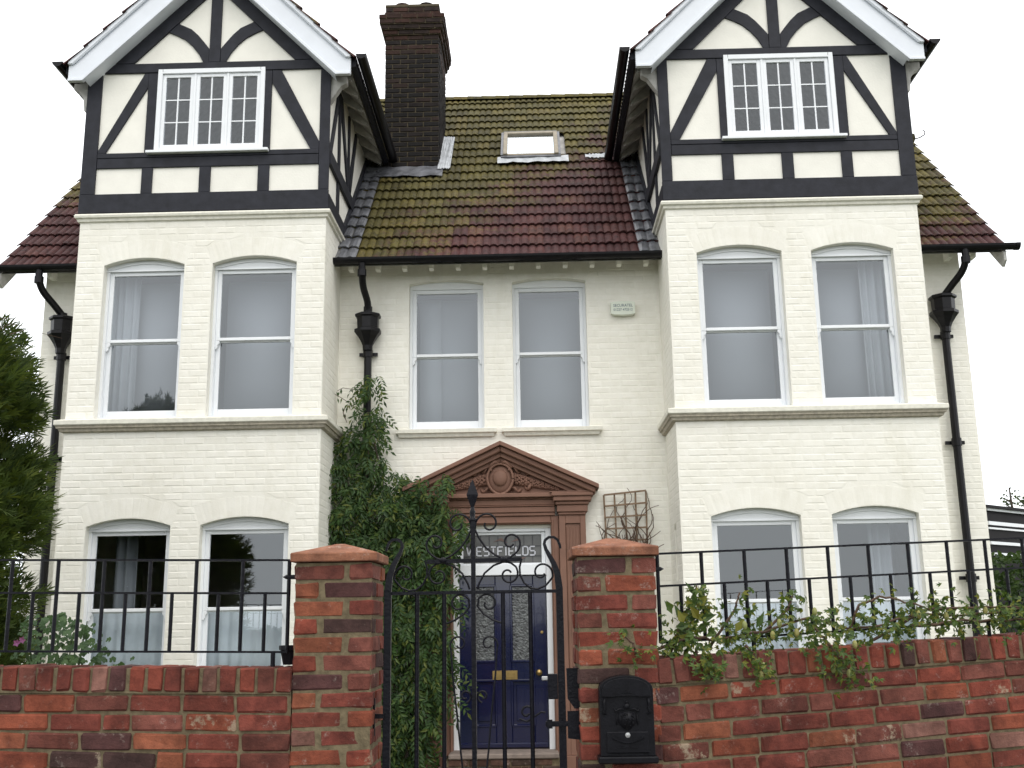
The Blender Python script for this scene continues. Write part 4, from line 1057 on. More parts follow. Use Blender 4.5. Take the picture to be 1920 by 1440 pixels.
# railings
def railing(label, at, tall, short, foot, u1, ztop, zmid, zbot, group, fix):
    t = thing('railing', label, 'railing', tuple(at(tall[0], 0)), group)
    for nm, z in (('top_rail', ztop), ('middle_rail', zmid), ('bottom_rail', zbot)):
        MB().tube([at(tall[0], z), at(u1, z)], .0085, 4, flat=(1.35, .75)).build(nm, M_IRON, t)
    for u in tall: MB().tube([at(u, zbot-.002), at(u, ztop)], .0085, 8).build('bar', M_IRON, t)
    for u in short: MB().tube([at(u, zbot), at(u, zmid)], .0082, 8).build('bar', M_IRON, t)
    for u in foot: MB().tube([at(u, zbot-.10), at(u, zbot)], .010, 6).build('foot', M_IRON, t)
    MB().tube([at(fix[0], fix[2]), at(fix[1], fix[2]), at(fix[1]+(fix[1]-fix[0])*.22, fix[2])], [.011, .010, .001], 8).build('wall_fixing', M_IRON, t)
    return t
atl = lambda u, z: Vector((-1.092-u, FY+.085, z+.0165*u))
railing('level black iron railing on the low wall beside the cypress', atl, [.2055*k for k in range(20)], [.2055*k+.103 for k in range(19)], [.06, 1.3, 2.6], 3.91, 1.926, 1.783, 1.533, 'iron railings on the garden walls', (-.06, .012, 1.853))
def atr(u, z): return Vector((.487+cos(RANG)*u-sin(RANG)*.085, FY+.005+sin(RANG)*u+cos(RANG)*.085, z+RSL*u))
railing('sloping black iron railing entwined with the leafy climber', atr, [.063+.208*k for k in range(20)], [.063+.104+.208*k for k in range(19)], [.5, 1.7, 3.0], 4.02, 1.926, 1.786, 1.546, 'iron railings on the garden walls', (.0, .075, 1.86))
# gate: local frame in pixels of a scale drawing, 421 to the metre
gate = thing('gate', 'tall black wrought iron gate with spear finial and scrollwork', 'gate', (-.282, -7.70, 0))
GY = -7.70
gp = lambda px, py, dy=0: Vector((-.282+(px-886)/421, GY+dy, 1.775-(py-1116)/415))
def gl(name, pts, r=.0042, n=5, flat=(1, 1.5), dy=0): return MB().tube([gp(a, b, dy) for a, b in pts], r, n, flat=flat).build(name, M_IRON, gate)
def spiral(cx, cy, r0, r1, a0, a1, n=26):
    return [(cx+(r0+(r1-r0)*(k/n)**.8)*cos(R(a0+(a1-a0)*k/n)), cy+(r0+(r1-r0)*(k/n)**.8)*sin(R(a0+(a1-a0)*k/n))) for k in range(n+1)]
zf = lambda x, y: (690+x/4.8, 880+y/4.8)
for d in (1, -1):
    mir = lambda pts: [(886+d*(x-886), y) for x, y in pts]
    # hanging and lock stiles with shepherd crooks
    st_ = [(1044, 1900), (1044, 1300), (1044, 1110), (1041, 1085), (1035, 1067), (1027, 1052), (1021, 1041), (1018, 1031), (1020, 1024), (1027, 1019), (1036, 1019), (1043, 1024), (1047, 1034), (1048, 1040)]
    rr = [.0170, .0170, .0165, .0150, .0125, .0105, .0085, .0075, .0068, .0064, .0062, .006, .006, .005]
    MB().tube([gp(x, y) for x, y in mir(st_)], rr, 4, flat=(1.0, 1.3)).build('stile', M_IRON, gate)
    for px in (940, 990): gl('bar', mir([(px, 1900), (px, 1117)]), .0098, 8, (1, 1))
    # top scroll beside the spear
    gl('scroll', mir(spiral(914.5, 993, 24, 6, 185, 560)+[]), .0031)
    gl('scroll', mir([zf(965, 520), zf(958, 590), zf(990, 660), zf(1050, 745), zf(1130, 810), zf(1215, 850)]), .0031)
    gl('scroll', mir([zf(1215, 852), zf(1270, 835), zf(1320, 800)]+spiral(690+1275/4.8, 880+705/4.8, 20, 6, 45, -330)), .0031)
    # under the cross bar
    gl('scroll', mir([zf(975, 1108), zf(990, 1060), zf(1040, 970), zf(1120, 905), zf(1215, 872), zf(1275, 885)]+spiral(690+1250/4.8, 880+985/4.8, 20, 6, -45, 330)), .0031)
    gl('scroll', mir([zf(1372, 850), zf(1352, 920), zf(1355, 990), zf(1390, 1060), zf(1450, 1105), zf(1510, 1112), zf(1580, 1085), zf(1625, 1035)]+spiral(690+1545/4.8, 880+975/4.8, 22, 5, 20, -350)), .0031)
    # below the rail
    gl('scroll', mir([zf(1195, 1400), zf(1110, 1370), zf(1030, 1320), zf(978, 1255), zf(985, 1200)]+spiral(690+1070/4.8, 880+1230/4.8, 20, 6, 200, 560)), .0031)
    gl('scroll', mir([(905, 1440), (911, 1390), (918, 1320), (925, 1260), (928, 1215)]+spiral(913, 1207, 17, 5, 15, -330)), .0028)
    gl('scroll', mir(spiral(902, 1297, 12, 4, 100, 480)), .0031)
    gl('scroll', mir(spiral(905, 1434, 20, 9, 200, 380)), .0031)
gl('scroll', spiral(980, 1326, 13, 5, 20, -330)+[], .0034); gl('scroll', [(967, 1337), (980, 1342), (995, 1333), (1006, 1326), (1014, 1327)], .0028)
gl('bar', [(886, 1900), (886, 985)], .0122, 4, (1.15, 1.15))
MB().tube([gp(727, 1116), gp(1045, 1116)], .0085, 4, flat=(.8, 1.2)).build('top_rail', M_IRON, gate)
MB().tube([gp(800, 1060), gp(976, 1058)], .0105, 4, flat=(.9, 1.2)).build('cross_bar', M_IRON, gate)
for px in (943, 830): MB().ball(gp(px, 1058, -.012), .013, 8, 6, (1.2, .7, 1)).build('weld_boss', M_IRON, gate)
for py in (1600, 1880): MB().tube([gp(728, py), gp(1044, py)], .011, 4).build('lower_rail', M_IRON, gate)
c = gp(885, 985)
MB().lathe([(.016, -.004), (.018, .004), (.010, .010), (.013, .020), (.0105, .028), (.014, .036), (.009, .045), (.008, .058)], c, 10).build('finial_collar', M_IRON, gate, smooth=True)
MB().lathe([(.007, .056), (.0265, .112), (.003, .175), (.0005, .180)], c, 4, 0, 2*pi, 1, .55).build('spear_finial', M_IRON, gate)
# lock and latch
gb = lambda x0, x1, y0, y1, d0, d1: MB().box(gp(x0, 0).x, gp(x1, 0).x, GY+d0, GY+d1, gp(0, y1).z, gp(0, y0).z)
gb(1020, 1037, 1261, 1304, -.02, .02).build('lock_case', M_IRON, gate, bevel=.002)
gb(1008, 1020, 1265, 1272, -.012, .0).build('lock_cylinder', M_STEEL, gate, bevel=.003)
P = [(1053, 1251), (1076, 1251), (1076, 1286), (1079, 1302), (1081, 1320), (1066, 1320), (1054, 1303)]
MB().ext([(gp(a, b).x, gp(a, b).z) for a, b in P], GY-.03, GY-.024).build('lock_plate', M_IRON, gate)
P = [(1053, 1324), (1080, 1324), (1084, 1340), (1084, 1370), (1078, 1373), (1053, 1370)]
MB().ext([(gp(a, b).x, gp(a, b).z) for a, b in P], GY-.03, GY-.024).build('lock_plate', M_IRON, gate)
gb(1014, 1054, 1341, 1350, -.028, -.018).build('latch_bolt', M_IRON, gate); gb(1016, 1026, 1338, 1353, -.034, -.0285).build('latch_knob', M_IRON, gate)
for py in (1330, 1820):
    gb(700, 708, py-32, py+32, -.022, -.012).build('hinge_plate', M_IRON, gate); gb(704, 724, py-5, py+3, -.02, -.010).build('hinge_pin', M_IRON, gate)
# letterbox
lb = thing('letterbox', 'black cast letterbox with arched top and crest fixed to the brick pier', 'letterbox', (.352, -7.9, 1.09))
LX, LW_ = .352, .112; LY = FY-.11
arch = [(LX+LW_*.97*cos(pi*k/14), 1.372+.052*sin(pi*k/14)) for k in range(15)]
MB().ext([(LX-LW_*.98, 1.11), (LX+LW_*.98, 1.11)]+[(LX+LW_*.98, 1.372)]+arch[1:-1]+[(LX-LW_*.98, 1.372)], LY, FY-.010).build('body', M_LBOX, lb, bevel=.004)
MB().ext([(LX-LW_*.9, 1.345), (LX+LW_*.9, 1.345)]+[(LX+LW_*.86*cos(pi*k/12), 1.372+.044*sin(pi*k/12)) for k in range(13)], LY-.012, LY-.0005).build('flap', M_LBOX, lb, bevel=.004)
MB().tube([(LX-LW_*.86, LY-.006, 1.343), (LX-.05, LY-.008, 1.343), (LX-.025, LY-.010, 1.355), (LX, LY-.012, 1.36), (LX+.025, LY-.010, 1.355), (LX+.05, LY-.008, 1.343), (LX+LW_*.86, LY-.006, 1.343)], .0035, 6).build('scroll_rim', M_LBOX, lb)
MB().box(LX-LW_*1.08, LX+LW_*1.08, LY-.016, FY-.012, 1.082, 1.109).build('base_ledge', M_LBOX, lb, bevel=.005)
MB().box(LX-.085, LX+.085, LY-.007, LY-.0005, 1.122, 1.205).build('access_door', M_LBOX, lb, bevel=.004)
MB().tube([(LX-.062+.124*k/12, LY-.009, 1.182-.020*sin(pi*k/12)) for k in range(13)], .0032, 6).build('name_arc', M_LBOX, lb)
MB().box(LX-.042, LX-.010, LY-.010, LY-.0071, 1.142, 1.147).box(LX+.010, LX+.042, LY-.010, LY-.0071, 1.142, 1.147).build('scroll_mark', M_LBOX, lb)
MB().lathe([(.0, .004), (.010, .003), (.011, 0)], (0, 0, 0), 14).build('lock', M_STEEL, lb).matrix_basis = Matrix.Translation((LX, LY-.006, 1.192)) @ Matrix.Rotation(pi/2, 4, 'X')
cr_ = MB(); zc = 1.262
cr_.ext([(LX-.034, zc+.02), (LX+.034, zc+.02), (LX+.036, zc-.02), (LX+.015, zc-.045), (LX, zc-.052), (LX-.015, zc-.045), (LX-.036, zc-.02)], LY-.006, LY-.0005)
cr_.ball((LX, LY-.006, zc+.042), .012, 8, 5, (1, .6, 1)); cr_.ball((LX, LY-.005, zc+.058), .007, 6, 4)
rng = random.Random(2)
for k in range(34):
    a = rng.uniform(-.028, .028); b = rng.uniform(-.035, .016); cr_.ball((LX+a, LY-.007, zc+b), rng.uniform(.002, .0045), 5, 3)
for d in (1, -1):
    cr_.tube([(LX+d*.012, LY-.006, zc+.03), (LX+d*.030, LY-.008, zc+.032), (LX+d*.046, LY-.006, zc+.022), (LX+d*.05, LY-.004, zc+.034)], .0035, 5)
    cr_.tube([(LX+d*.040, LY-.004, zc+.012), (LX+d*.043, LY-.004, zc-.03)], .0025, 5)
    cr_.tube([(LX+d*.088, LY-.004, 1.335), (LX+d*.092, LY-.007, 1.315), (LX+d*.087, LY-.004, 1.297), (LX+d*.097, LY-.007, 1.282), (LX+d*.085, LY-.004, 1.272)], [.005, .006, .004, .007, .003], 6)
cr_.build('crest', M_LBOX, lb, smooth=True)
pot = thing('flower_pot', 'small black plastic pot tucked against the brick pier on the wall top', 'pot', (-1.085, FY+.12, 1.478))
MB().lathe([(.0, 0), (.030, 0), (.044, .062), (.050, .064), (.050, .082), (.044, .082), (.040, .066), (.0, .06)], (-1.092, FY+.15, 1.478), 14).build('pot_body', M_BPLAS, pot, smooth=False)
# ------------------------------------------------------------------ plants
def in_poly(x, z, P):
    c = False; n = len(P)
    for i in range(n):
        x0, z0 = P[i]; x1, z1 = P[i-1]
        if (z0 > z) != (z1 > z) and x < (x1-x0)*(z-z0)/(z1-z0)+x0: c = not c
    return c
def leaflet(mb, base, d, n, L, W_, fold=.25, droop=.15):
    d = d.normalized(); s = d.cross(n).normalized(); nn = s.cross(d).normalized()
    b = base; m1 = b+d*(L*.42)-nn*(L*droop*.3); tip = b+d*L-nn*(L*droop)
    mb.add([b, m1+s*W_*.5+nn*W_*fold, tip, m1-s*W_*.5+nn*W_*fold, m1], [(0, 4, 1), (4, 2, 1), (0, 3, 4), (4, 3, 2)])
def compound(rng, L=.20, pairs=5, ll=.062, lw=.021):
    """pinnate leaf hanging from the origin along -z with its face to -y"""
    mb = MB(); P = []
    bend = rng.uniform(.2, .7); tw = rng.uniform(-.3, .3)
    for k in range(pairs+2):
        t = k/(pairs+1); P.append(Vector((tw*L*t*t, -L*.35*bend*sin(t*2.2), -L*t*(1-.15*bend*t)+.04*L*t)))
    mb.tube(P, [.0016]*len(P), 3, cap=False)
    for k in range(1, pairs+1):
        ax = (P[k+1]-P[k-1]).normalized(); n = Vector((0, -1, 0)); n = (n-ax*n.dot(ax)).normalized(); s = ax.cross(n)
        for d in (1, -1):
            dd = ax*.55+s*d*rng.uniform(.75, 1)+n*rng.uniform(-.25, .1)+Vector((0, 0, -.25))
            leaflet(mb, P[k], dd, n+s*d*rng.uniform(-.2, .5), ll*rng.uniform(.8, 1.1)*(1-.25*abs(k/pairs-.5)), lw*rng.uniform(.85, 1.15), .2, rng.uniform(.1, .4))
    leaflet(mb, P[-1], (P[-1]-P[-2]), Vector((0, -1, .2)), ll, lw)
    return mb
rng = random.Random(31)
CV = [compound(rng, .24+.025*k, 4+k % 3, .088, .030) for k in range(6)]; CM = [c.mesh('leaf', M_WIST) for c in CV]
WP = [(-1.92, 4.25), (-1.81, 4.11), (-1.76, 3.67), (-1.65, 3.33), (-1.43, 3.25), (-1.24, 3.10), (-1.01, 3.04), (-0.93, 2.89), (-0.97, 2.71), (-0.94, 2.44), (-0.99, 2.27), (-0.95, 1.92), (-0.94, 1.46), (-0.99, 0.95), (-1.13, 0.50), (-1.29, 0.12), (-1.81, 0.02), (-2.30, 0.14), (-2.33, 2.59), (-2.31, 2.95), (-2.29, 3.43), (-2.22, 3.74), (-2.08, 4.05)]
wis = thing('wisteria', 'leafy green wisteria climbing the wall and downpipe left of the doorway', 'climbing plant', (-1.7, -.2, 0))
wis['label'] = 'leafy green wisteria climbing the wall and downpipe beside the front door'
stems = []
for k in range(7):
    P = [Vector((rng.uniform(-1.9, -1.5), -.22, 0))]
    tgt = Vector((rng.choice([-1.95, -1.9, -1.4, -1.2, -2.1]), -.18, rng.uniform(2.6, 4.1)))
    for j in range(1, 12):
        t = j/11; P.append(P[0].lerp(tgt, t)+Vector((.10*sin(t*7+k), -.04*sin(t*9+k*2), 0)))
    MB().tube(P, [.022*(1-.7*j/11) for j in range(12)], 6).build('stem', M_BARK, wis, smooth=True)
cnd = []
while len(cnd) < 1350:
    x, z = rng.uniform(-2.35, -.92), rng.uniform(0, 4.3)
    if not in_poly(x, z, WP): continue
    depth = rng.random()
    e = min(1, min(abs(x+2.36)*3+.15, 1)); fat = .14+.30*min(1, max(0, (3.6-z)/1.2))
    if noise.noise(Vector((x*2.2, z*2.2, 3.1))) < -.35 and rng.random() < .55: continue
    bulge = fat*(.55+.45*noise.noise(Vector((x*2.8, z*2.8, 0)))+.15)
    y = -.06-bulge*depth**.5
    cnd.append((y-.0*rng.random(), x, z))
for ex_ in range(40):      # outlying shoots over the pediment and the frame
    x, z = rng.choice([(-.86, 2.70), (-.82, 2.66), (-1.03, 3.16), (-1.08, 3.12), (-1.22, 3.22), (-.93, 2.45), (-.93, 1.9), (-1.93, 4.33), (-2.02, 4.3)])
    cnd.append((-.42+rng.uniform(-.05, .1) if z < 4 else -.2, x+rng.uniform(-.09, .07), z+rng.uniform(-.07, .12)))
cnd.sort()
mb = MB()
for i, (y, x, z) in enumerate(cnd):
    k = rng.randrange(6); sc = rng.uniform(.75, 1.2)
    M = Matrix.Translation((x, y, z+.07)) @ Matrix.Rotation(rng.gauss(0, .45), 4, 'Z') @ Matrix.Rotation(rng.gauss(-.25, .3), 4, 'X') @ Matrix.Rotation(rng.gauss(0, .5), 4, 'Y') @ Matrix.Scale(sc, 4)
    if i < 300:
        o = bpy.data.objects.new('leaf', CM[k]); put(o, wis); o.matrix_basis = M
    else: mb.add([M @ Vector(p) for p in CV[k].v], CV[k].f)
mb.build('foliage', M_WIST, wis, kind='stuff')
tw = MB()
for P in ([(-2.05, -.2, 4.06), (-2.16, -.22, 4.17), (-2.28, -.22, 4.25), (-2.38, -.2, 4.31), (-2.44, -.22, 4.41)], [(-1.98, -.2, 4.2), (-2.1, -.24, 4.33), (-2.25, -.22, 4.36), (-2.32, -.2, 4.33)], [(-2.2, -.2, 3.95), (-2.26, -.12, 4.08), (-2.24, -.1, 4.16)]):
    MB().tube(P, [.006*(1-.16*k) for k in range(len(P))], 4).build('tendril', M_TWIG, wis)
    for p in P[1:]:
        for j in range(2): leaflet(tw, Vector(p)+Vector((rng.uniform(-.03, .03), -.01, -.01)), Vector((rng.uniform(-.4, .4), -.2, -1)), Vector((0, -1, 0)), .075, .02)
tw.build('tendril_leaves', M_WIST, wis, kind='stuff')
# cypress: many small tufts packed round lobes at the branch ends
def cypress(cx, cy, prof, seed, lobes, tufts):
    rng = random.Random(seed); mb = MB(); H = prof[-1][0]
    def rad(z):
        for (a, ra), (b, rb) in zip(prof, prof[1:]):
            if z <= b: return ra+(rb-ra)*(z-a)/(b-a)
        return prof[-1][1]
    for l in range(lobes):
        z = .15+(H-.2)*((l+rng.random())/lobes); a = l*2.39996+rng.uniform(-.3, .3); Rz = rad(z)
        r0 = rng.uniform(.20, .36); inner = l % 4 == 3
        rc = max(0, Rz-r0*rng.uniform(.75, 1.05)) if not inner else Rz*rng.uniform(.1, .55)
        C = Vector((cx+cos(a)*rc, cy+sin(a)*rc, z)); out = Vector((cos(a), sin(a), .5)).normalized()
        if inner: r0 = .42
        for k in range(tufts):
            v = Vector((rng.gauss(0, 1), rng.gauss(0, 1), rng.gauss(0, 1))).normalized()
            p = C+Vector((v.x, v.y, v.z*.85))*r0*rng.random()**.45
            d = (v*.6+out*.9+Vector((0, 0, rng.uniform(-.15, .55)))+Vector((rng.gauss(0, .25), rng.gauss(0, .25), rng.gauss(0, .25)))).normalized()
            sd = d.cross(Vector((rng.gauss(0, 1), rng.gauss(0, 1), rng.gauss(0, 1)))).normalized(); n = d.cross(sd)
            L = rng.uniform(.07, .15); w = .0075; vs = [p]; fs = []
            for q, (an, ln) in enumerate(((0, 1), (.55, .72), (-.55, .72), (1.0, .45), (-1.0, .45))):
                e = (d*cos(an)+sd*sin(an)+n*rng.uniform(-.2, .2)).normalized(); m_ = p+d*L*(.12+.1*q*(q < 3))
                t = m_+e*L*ln; h = m_+e*L*ln*.5; u_ = e.cross(n).normalized()*w
                b = len(vs); vs += [h-u_, t, h+u_]; fs += [(0, b, b+1, b+2)]
            mb.add(vs, fs)
    return mb
con = thing('cypress_tree', 'dark feathery cypress tree at the end of the house behind the level railing', 'tree', (-5.15, -4.0, 0))
MB().tube([(-5.15, -4, 0), (-5.1, -4, 1.5), (-5.2, -3.95, 3), (-5.18, -4, 4.1)], [.16, .13, .09, .03], 10).build('trunk', M_BARK, con, smooth=True)
for k in range(26):
    a = rng.uniform(0, 6.28); z = .4+3.3*k/26; r = 1.0*(1-z/5)
    MB().tube([(-5.15, -4, z), (-5.15+.5*r*cos(a), -4+.5*r*sin(a), z+.12), (-5.15+r*cos(a), -4+r*sin(a), z+.35)], [.035, .022, .008], 5).build('limb', M_BARK, con)
cypress(-5.36, -4.0, [(0, 1.22), (1.0, 1.24), (1.7, 1.28), (2.4, 1.32), (3.0, 1.30), (3.5, 1.24), (3.95, 1.05), (4.3, .7), (4.6, .25)], 5, 300, 170).build('crown', M_CON, con)
wt = MB()
for k in range(3):
    p = Vector((-4.6+.15*k, -4.1, 4.0)); wt.tube([p, p+Vector((.12, .05, .16-.05*k)), p+Vector((.30+.05*k, .1, .17-.09*k))], [.004, .0025, .001], 4)
wt.build('bare_twigs', M_TWIG, con, kind='stuff')
hf = thing('hedge', 'low dark hedge across the road mirrored in the ground floor windows', 'hedge', (0, -22, 0))
hb = MB(); rng = random.Random(77)
for i in range(5200):
    x = rng.uniform(-9, 22); z = rng.random()**.7*(1.5+.35*noise.noise(Vector((x*.5, 0, 0)))); c = Vector((x, -22+rng.uniform(-.5, .6), z))
    leaflet(hb, c, Vector((rng.uniform(-1, 1), rng.uniform(-1, 1), rng.uniform(-.3, 1))), Vector((rng.uniform(-1, 1), 1, rng.uniform(-1, 1))), .20, .13)
hb.build('foliage', M_HEDG, hf, kind='stuff')
# mallow behind the level railing
mal = thing('mallow_bush', 'small round-leaved bush with a pink flower behind the level railing', 'bush', (-2.6, -6.5, 0))
def round_leaf(mb, c, n, up, r, lobes=5):
    n = n.normalized(); s = up.cross(n).normalized(); u = n.cross(s); k = lobes*2; P = []
    for i in range(k+1):
        a = -pi*.86+2*pi*.86*i/k; rr = r*(1 if i % 2 else .82); P.append(c+u*cos(a)*rr+s*sin(a)*rr+n*(.12*r if i % 2 else -.04*r))
    mb.add([c-u*r*.15]+P, [(0, i+1, i+2) for i in range(k)])
rng = random.Random(18)
for k in range(12):
    e = Vector((-2.62+rng.uniform(-.3, .28), -6.5+rng.uniform(-.2, .2), rng.uniform(1.45, 1.72)))
    MB().tube([(-2.6+rng.uniform(-.08, .08), -6.5, 0), Vector((-2.6, -6.5, .8)).lerp(e, .4), e], [.010, .007, .003], 5).build('stem', M_HEDG, mal)
lv = []
while len(lv) < 295:
    x = rng.gauss(-2.60, .12); y = -6.5+rng.gauss(0, .13); z = 1.72-abs(rng.gauss(0, .22))-.9*max(0, abs(x+2.62)-.06)
    if z < 1.15: continue
    lv.append((x, y, z))
for x, y, z in lv:
    m_ = MB(); round_leaf(m_, Vector((0, 0, 0)), Vector((rng.uniform(-.7, .7), -1, rng.uniform(-.1, 1))), Vector((rng.uniform(-.5, .5), 0, 1)), rng.uniform(.013, .027))
    o = m_.build('leaf', M_MALL, mal); o.matrix_basis = Matrix.Translation((x, y, z))
for c in ((-2.755, -6.72, 1.575), (-2.735, -6.70, 1.59)):
    m_ = MB()
    for k in range(5):
        a = 2*pi*k/5; leaflet(m_, Vector(c), Vector((cos(a), -.5, sin(a))), Vector((0, -1, 0)), .022, .019, .1, .1)
    m_.build('flower', M_PINK, mal)
# climber along the sloping wall
cl = thing('climber', 'sprawling passion flower climber with yellow-green leaves along the sloping wall top', 'climbing plant', (1.2, -7.5, 1.4))
rng = random.Random(41)
def atw(u, d, z): return Vector((.487+cos(RANG)*u-sin(RANG)*d, FY+.005+sin(RANG)*u+cos(RANG)*d, z+RSL*u))
LMESH = []
for k in range(6):
    m_ = MB(); nl = 5 if k % 2 else 3
    for j in range(nl):
        a = (j-(nl-1)/2)*(.62 if nl == 5 else .8)
        leaflet(m_, Vector((0, 0, 0)), Vector((sin(a), -.15, -cos(a))), Vector((0, -1, 0)), (.040 if nl == 5 else .048)*(1-.16*abs(j-(nl-1)/2)), .0125 if nl == 5 else .019, .2, rng.uniform(.05, .3))
    LMESH.append((m_, m_.mesh('leaf', M_CLIMB)))
vines = [[(-.03, .05, 1.50), (.15, .02, 1.56), (.35, .08, 1.545), (.55, .05, 1.57), (.75, .02, 1.62), (.95, .04, 1.55), (1.1, .0, 1.57), (1.3, .06, 1.60), (1.55, .03, 1.58), (1.9, .04, 1.6), (2.3, .05, 1.58), (2.7, .04, 1.56)], [(1.25, .02, 1.55), (1.5, .0, 1.56), (1.8, .02, 1.55), (2.2, .0, 1.54)],
         [(.10, .1, 1.48), (.14, .06, 1.60), (.20, .05, 1.70), (.22, .03, 1.78)], [(.12, .1, 1.48), (.2, .08, 1.62), (.27, .07, 1.72)], [(.95, .05, 1.55), (1.0, .03, 1.66), (1.08, .0, 1.685), (1.2, .02, 1.67), (1.38, .04, 1.61)],
         [(.75, .0, 1.57), (.80, -.03, 1.50), (.86, -.04, 1.42), (.87, -.05, 1.36)], [(.42, .0, 1.52), (.46, -.03, 1.44), (.48, -.04, 1.40)], [(1.1, .1, 1.5), (1.35, .03, 1.62), (1.7, .03, 1.61), (2.2, .0, 1.60)],
         [(.2, .03, 1.5), (.22, -.02, 1.46), (.235, -.04, 1.40)], [(1.9, .03, 1.52), (2.0, -.03, 1.46), (2.05, -.04, 1.40)], [(.3, .1, 1.52), (.4, .06, 1.66), (.43, .05, 1.74)], [(-.02, .08, 1.48), (-.10, -.02, 1.54), (-.14, -.03, 1.60)], [(.5, .1, 1.52), (.66, .05, 1.66), (.68, .04, 1.72)]]
dens = [1.3, 1.1, .55, .6, .12, 1.0, .6, .9, .8, .45, .35, .22, .3]
pts_all = []
for P, dn in zip(vines, dens):
    Q = [atw(*p) for p in P]; F_ = []
    for a, b in zip(Q, Q[1:]):
        for k in range(6): F_.append(a.lerp(b, k/6)+Vector((rng.uniform(-.006, .006),)*3))
    F_.append(Q[-1]); n = len(F_)
    MB().tube(F_, [.0062*(1-.6*i/n)+.001 for i in range(n)], 5).build('stem', M_TWIG, cl)
    for i, p in enumerate(F_):
        for j in range(int(8.5*dn+rng.random())): pts_all.append((p, dn))
rng.shuffle(pts_all); extra = MB()
for i, (p, dn) in enumerate(pts_all):
    sp = .055 if dn > .8 else .03
    c = p+Vector((rng.gauss(0, sp), rng.gauss(-.02, .035), rng.gauss(-.005, sp*.85)))
    g, me = LMESH[rng.randrange(6)]
    M = Matrix.Translation(c) @ Matrix.Rotation(rng.gauss(0, .7), 4, 'Z') @ Matrix.Rotation(rng.gauss(-.3, .6), 4, 'X') @ Matrix.Rotation(rng.uniform(-2.2, 2.2), 4, 'Y') @ Matrix.Scale(rng.uniform(.42, .85), 4)
    if i < 300:
        o = bpy.data.objects.new('leaf', me); put(o, cl); o.matrix_parent_inverse = WMX[cl.name].inverted(); o.matrix_basis = M
    else: extra.add([M @ Vector(v) for v in g.v], g.f)
extra.build('foliage', M_CLIMB, cl, kind='stuff')
for u, d, z in ((.30, .0, 1.545), (.42, .0, 1.60), (.58, -.01, 1.60), (.66, -.01, 1.555), (.475, -.045, 1.425), (.46, -.045, 1.39), (.80, -.05, 1.395), (.875, -.05, 1.37), (.92, -.04, 1.49), (1.28, -.0, 1.60), (1.42, -.0, 1.585), (1.62, -.01, 1.60), (1.95, -.04, 1.43), (2.02, -.045, 1.42), (.76, .0, 1.64), (1.9, -.01, 1.62), (.55, .0, 1.55)):
    m_ = MB().ball(atw(u, d, z), .0145, 8, 5, (.8, .8, 1.35)); m_.build('green_fruit', M_PALE, cl, smooth=True)
for k in range(22):     # big upright leaves among the rest
    u = rng.choice([.14, .18, .2, .24, .26, .4, .45, .52]); p = atw(u+rng.gauss(0, .035), rng.uniform(0, .06), 1.58+rng.uniform(-.03, .16)*(1 if u < .3 else .5))
    m_ = MB(); leaflet(m_, Vector((0, 0, 0)), Vector((rng.uniform(-.6, .6), -.2, rng.uniform(-.2, 1))), Vector((rng.uniform(-.5, .5), -1, .2)), rng.uniform(.05, .085), rng.uniform(.024, .04), .2, .2)
    o = m_.build('leaf', M_CLIMB, cl); o.matrix_basis = Matrix.Translation(p)
# ------------------------------------------------------------------ behind the house on the far side
ob = thing('outbuilding', 'black boarded outbuilding with thin white battens beyond the corner of the house', 'outbuilding', (8.2, 6, 0))
oc, os_ = cos(R(41)), sin(R(41)); OA = Vector((7.55, 5.7, 0))
def wob(u, d, z): return (OA.x+oc*u-os_*d, OA.y+os_*u+oc*d, z-.24)
def obox(u0, u1, d0, d1, z0, z1): return MB().hexa([wob(u0, d0, z0), wob(u1, d0, z0), wob(u1, d1, z0), wob(u0, d1, z0), wob(u0, d0, z1), wob(u1, d0, z1), wob(u1, d1, z1), wob(u0, d1, z1)])
obox(0, 5, .02, 3.5, 0, 3.585).build('shed_wall', M_DARKB, ob)
for k in range(14): obox(0, 5, -.012+.0, .019, .05+.25*k, .05+.25*k+.235).build('board', M_DARKB, ob)
for z0, z1 in ((3.585, 3.625), (3.345, 3.405), (3.275, 3.305), (3.02, 3.07), (2.84, 2.885)): obox(-.02, 5.02, -.045, -.013, z0, z1).build('batten', M_WHITE, ob)
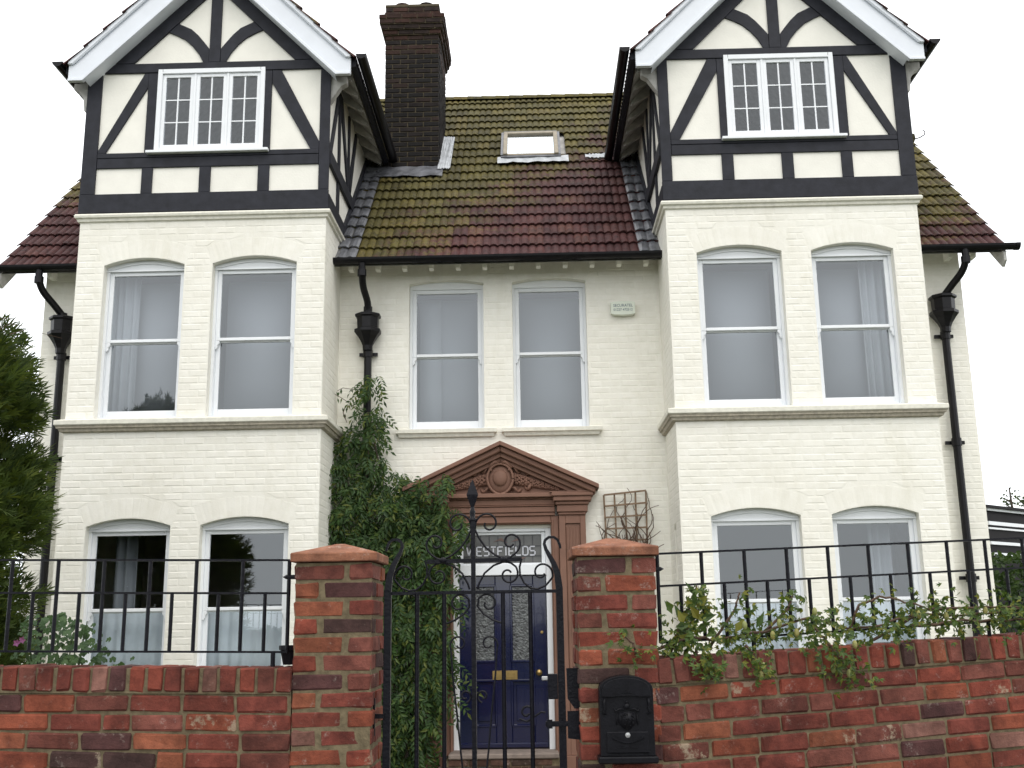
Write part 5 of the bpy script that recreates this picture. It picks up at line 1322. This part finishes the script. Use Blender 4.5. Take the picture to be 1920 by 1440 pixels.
obox(-.15, 5.15, -.10, 3.6, 3.626, 3.67).build('shed_roof', M_DARKB, ob)
hd = thing('hedge', 'dark green garden hedge below the black boarded outbuilding', 'hedge', (7.6, 3.2, 0))
hb = MB(); rng = random.Random(78)
for i in range(5200):
    x = rng.uniform(6.1, 10); y = 3.2+rng.uniform(-.45, .45); z = 2.45*rng.random()**.6+.10*noise.noise(Vector((x*2, y, 0)))
    leaflet(hb, Vector((x, y, z)), Vector((rng.uniform(-1, 1), rng.uniform(-1, .3), rng.uniform(-.6, 1))), Vector((rng.uniform(-1, 1), -1, rng.uniform(-.5, 1))), .11, .06)
hb.build('foliage', M_HEDG, hd, kind='stuff')
def loose_tree(label, x, y, h, r, n, seed, leaf=.22):
    t = thing('background_tree', label, 'tree', (x, y, 0), 'trees showing over the outbuilding roof'); rng = random.Random(seed)
    MB().tube([(x, y, 0), (x+.1, y, h*.5), (x, y, h*.97)], [.16, .10, .02], 8).build('trunk', M_BARK, t)
    mb = MB()
    for k in range(16):
        z = h*(.45+.5*k/16); a = rng.uniform(0, 6.28); L = r*(1.15-z/h*.75)
        p0 = Vector((x, y, z)); p1 = p0+Vector((cos(a)*L, sin(a)*L, L*.5))
        MB().tube([p0, p0.lerp(p1, .5)+Vector((0, 0, .05)), p1], [.03, .02, .006], 5).build('limb', M_BARK, t)
        for j in range(n//16):
            c = p0.lerp(p1, rng.random()**.6)+Vector((rng.gauss(0, .16*r), rng.gauss(0, .16*r), rng.gauss(0, .14*r)))
            leaflet(mb, c, Vector((rng.uniform(-1, 1), rng.uniform(-1, 1), rng.uniform(-.6, .8))), Vector((rng.uniform(-1, 1), -1, rng.uniform(-1, 1))), leaf*rng.uniform(.6, 1.1), leaf*.5)
    mb.build('crown', M_BTREE, t); return t
loose_tree('thin sparse young tree showing over the outbuilding roof next to the house corner', 15.15, 22, 5.75, .55, 190, 3, .15)
loose_tree('fuller leafy tree showing over the outbuilding roof at the far edge', 16.25, 23, 5.6, .8, 700, 4, .18)
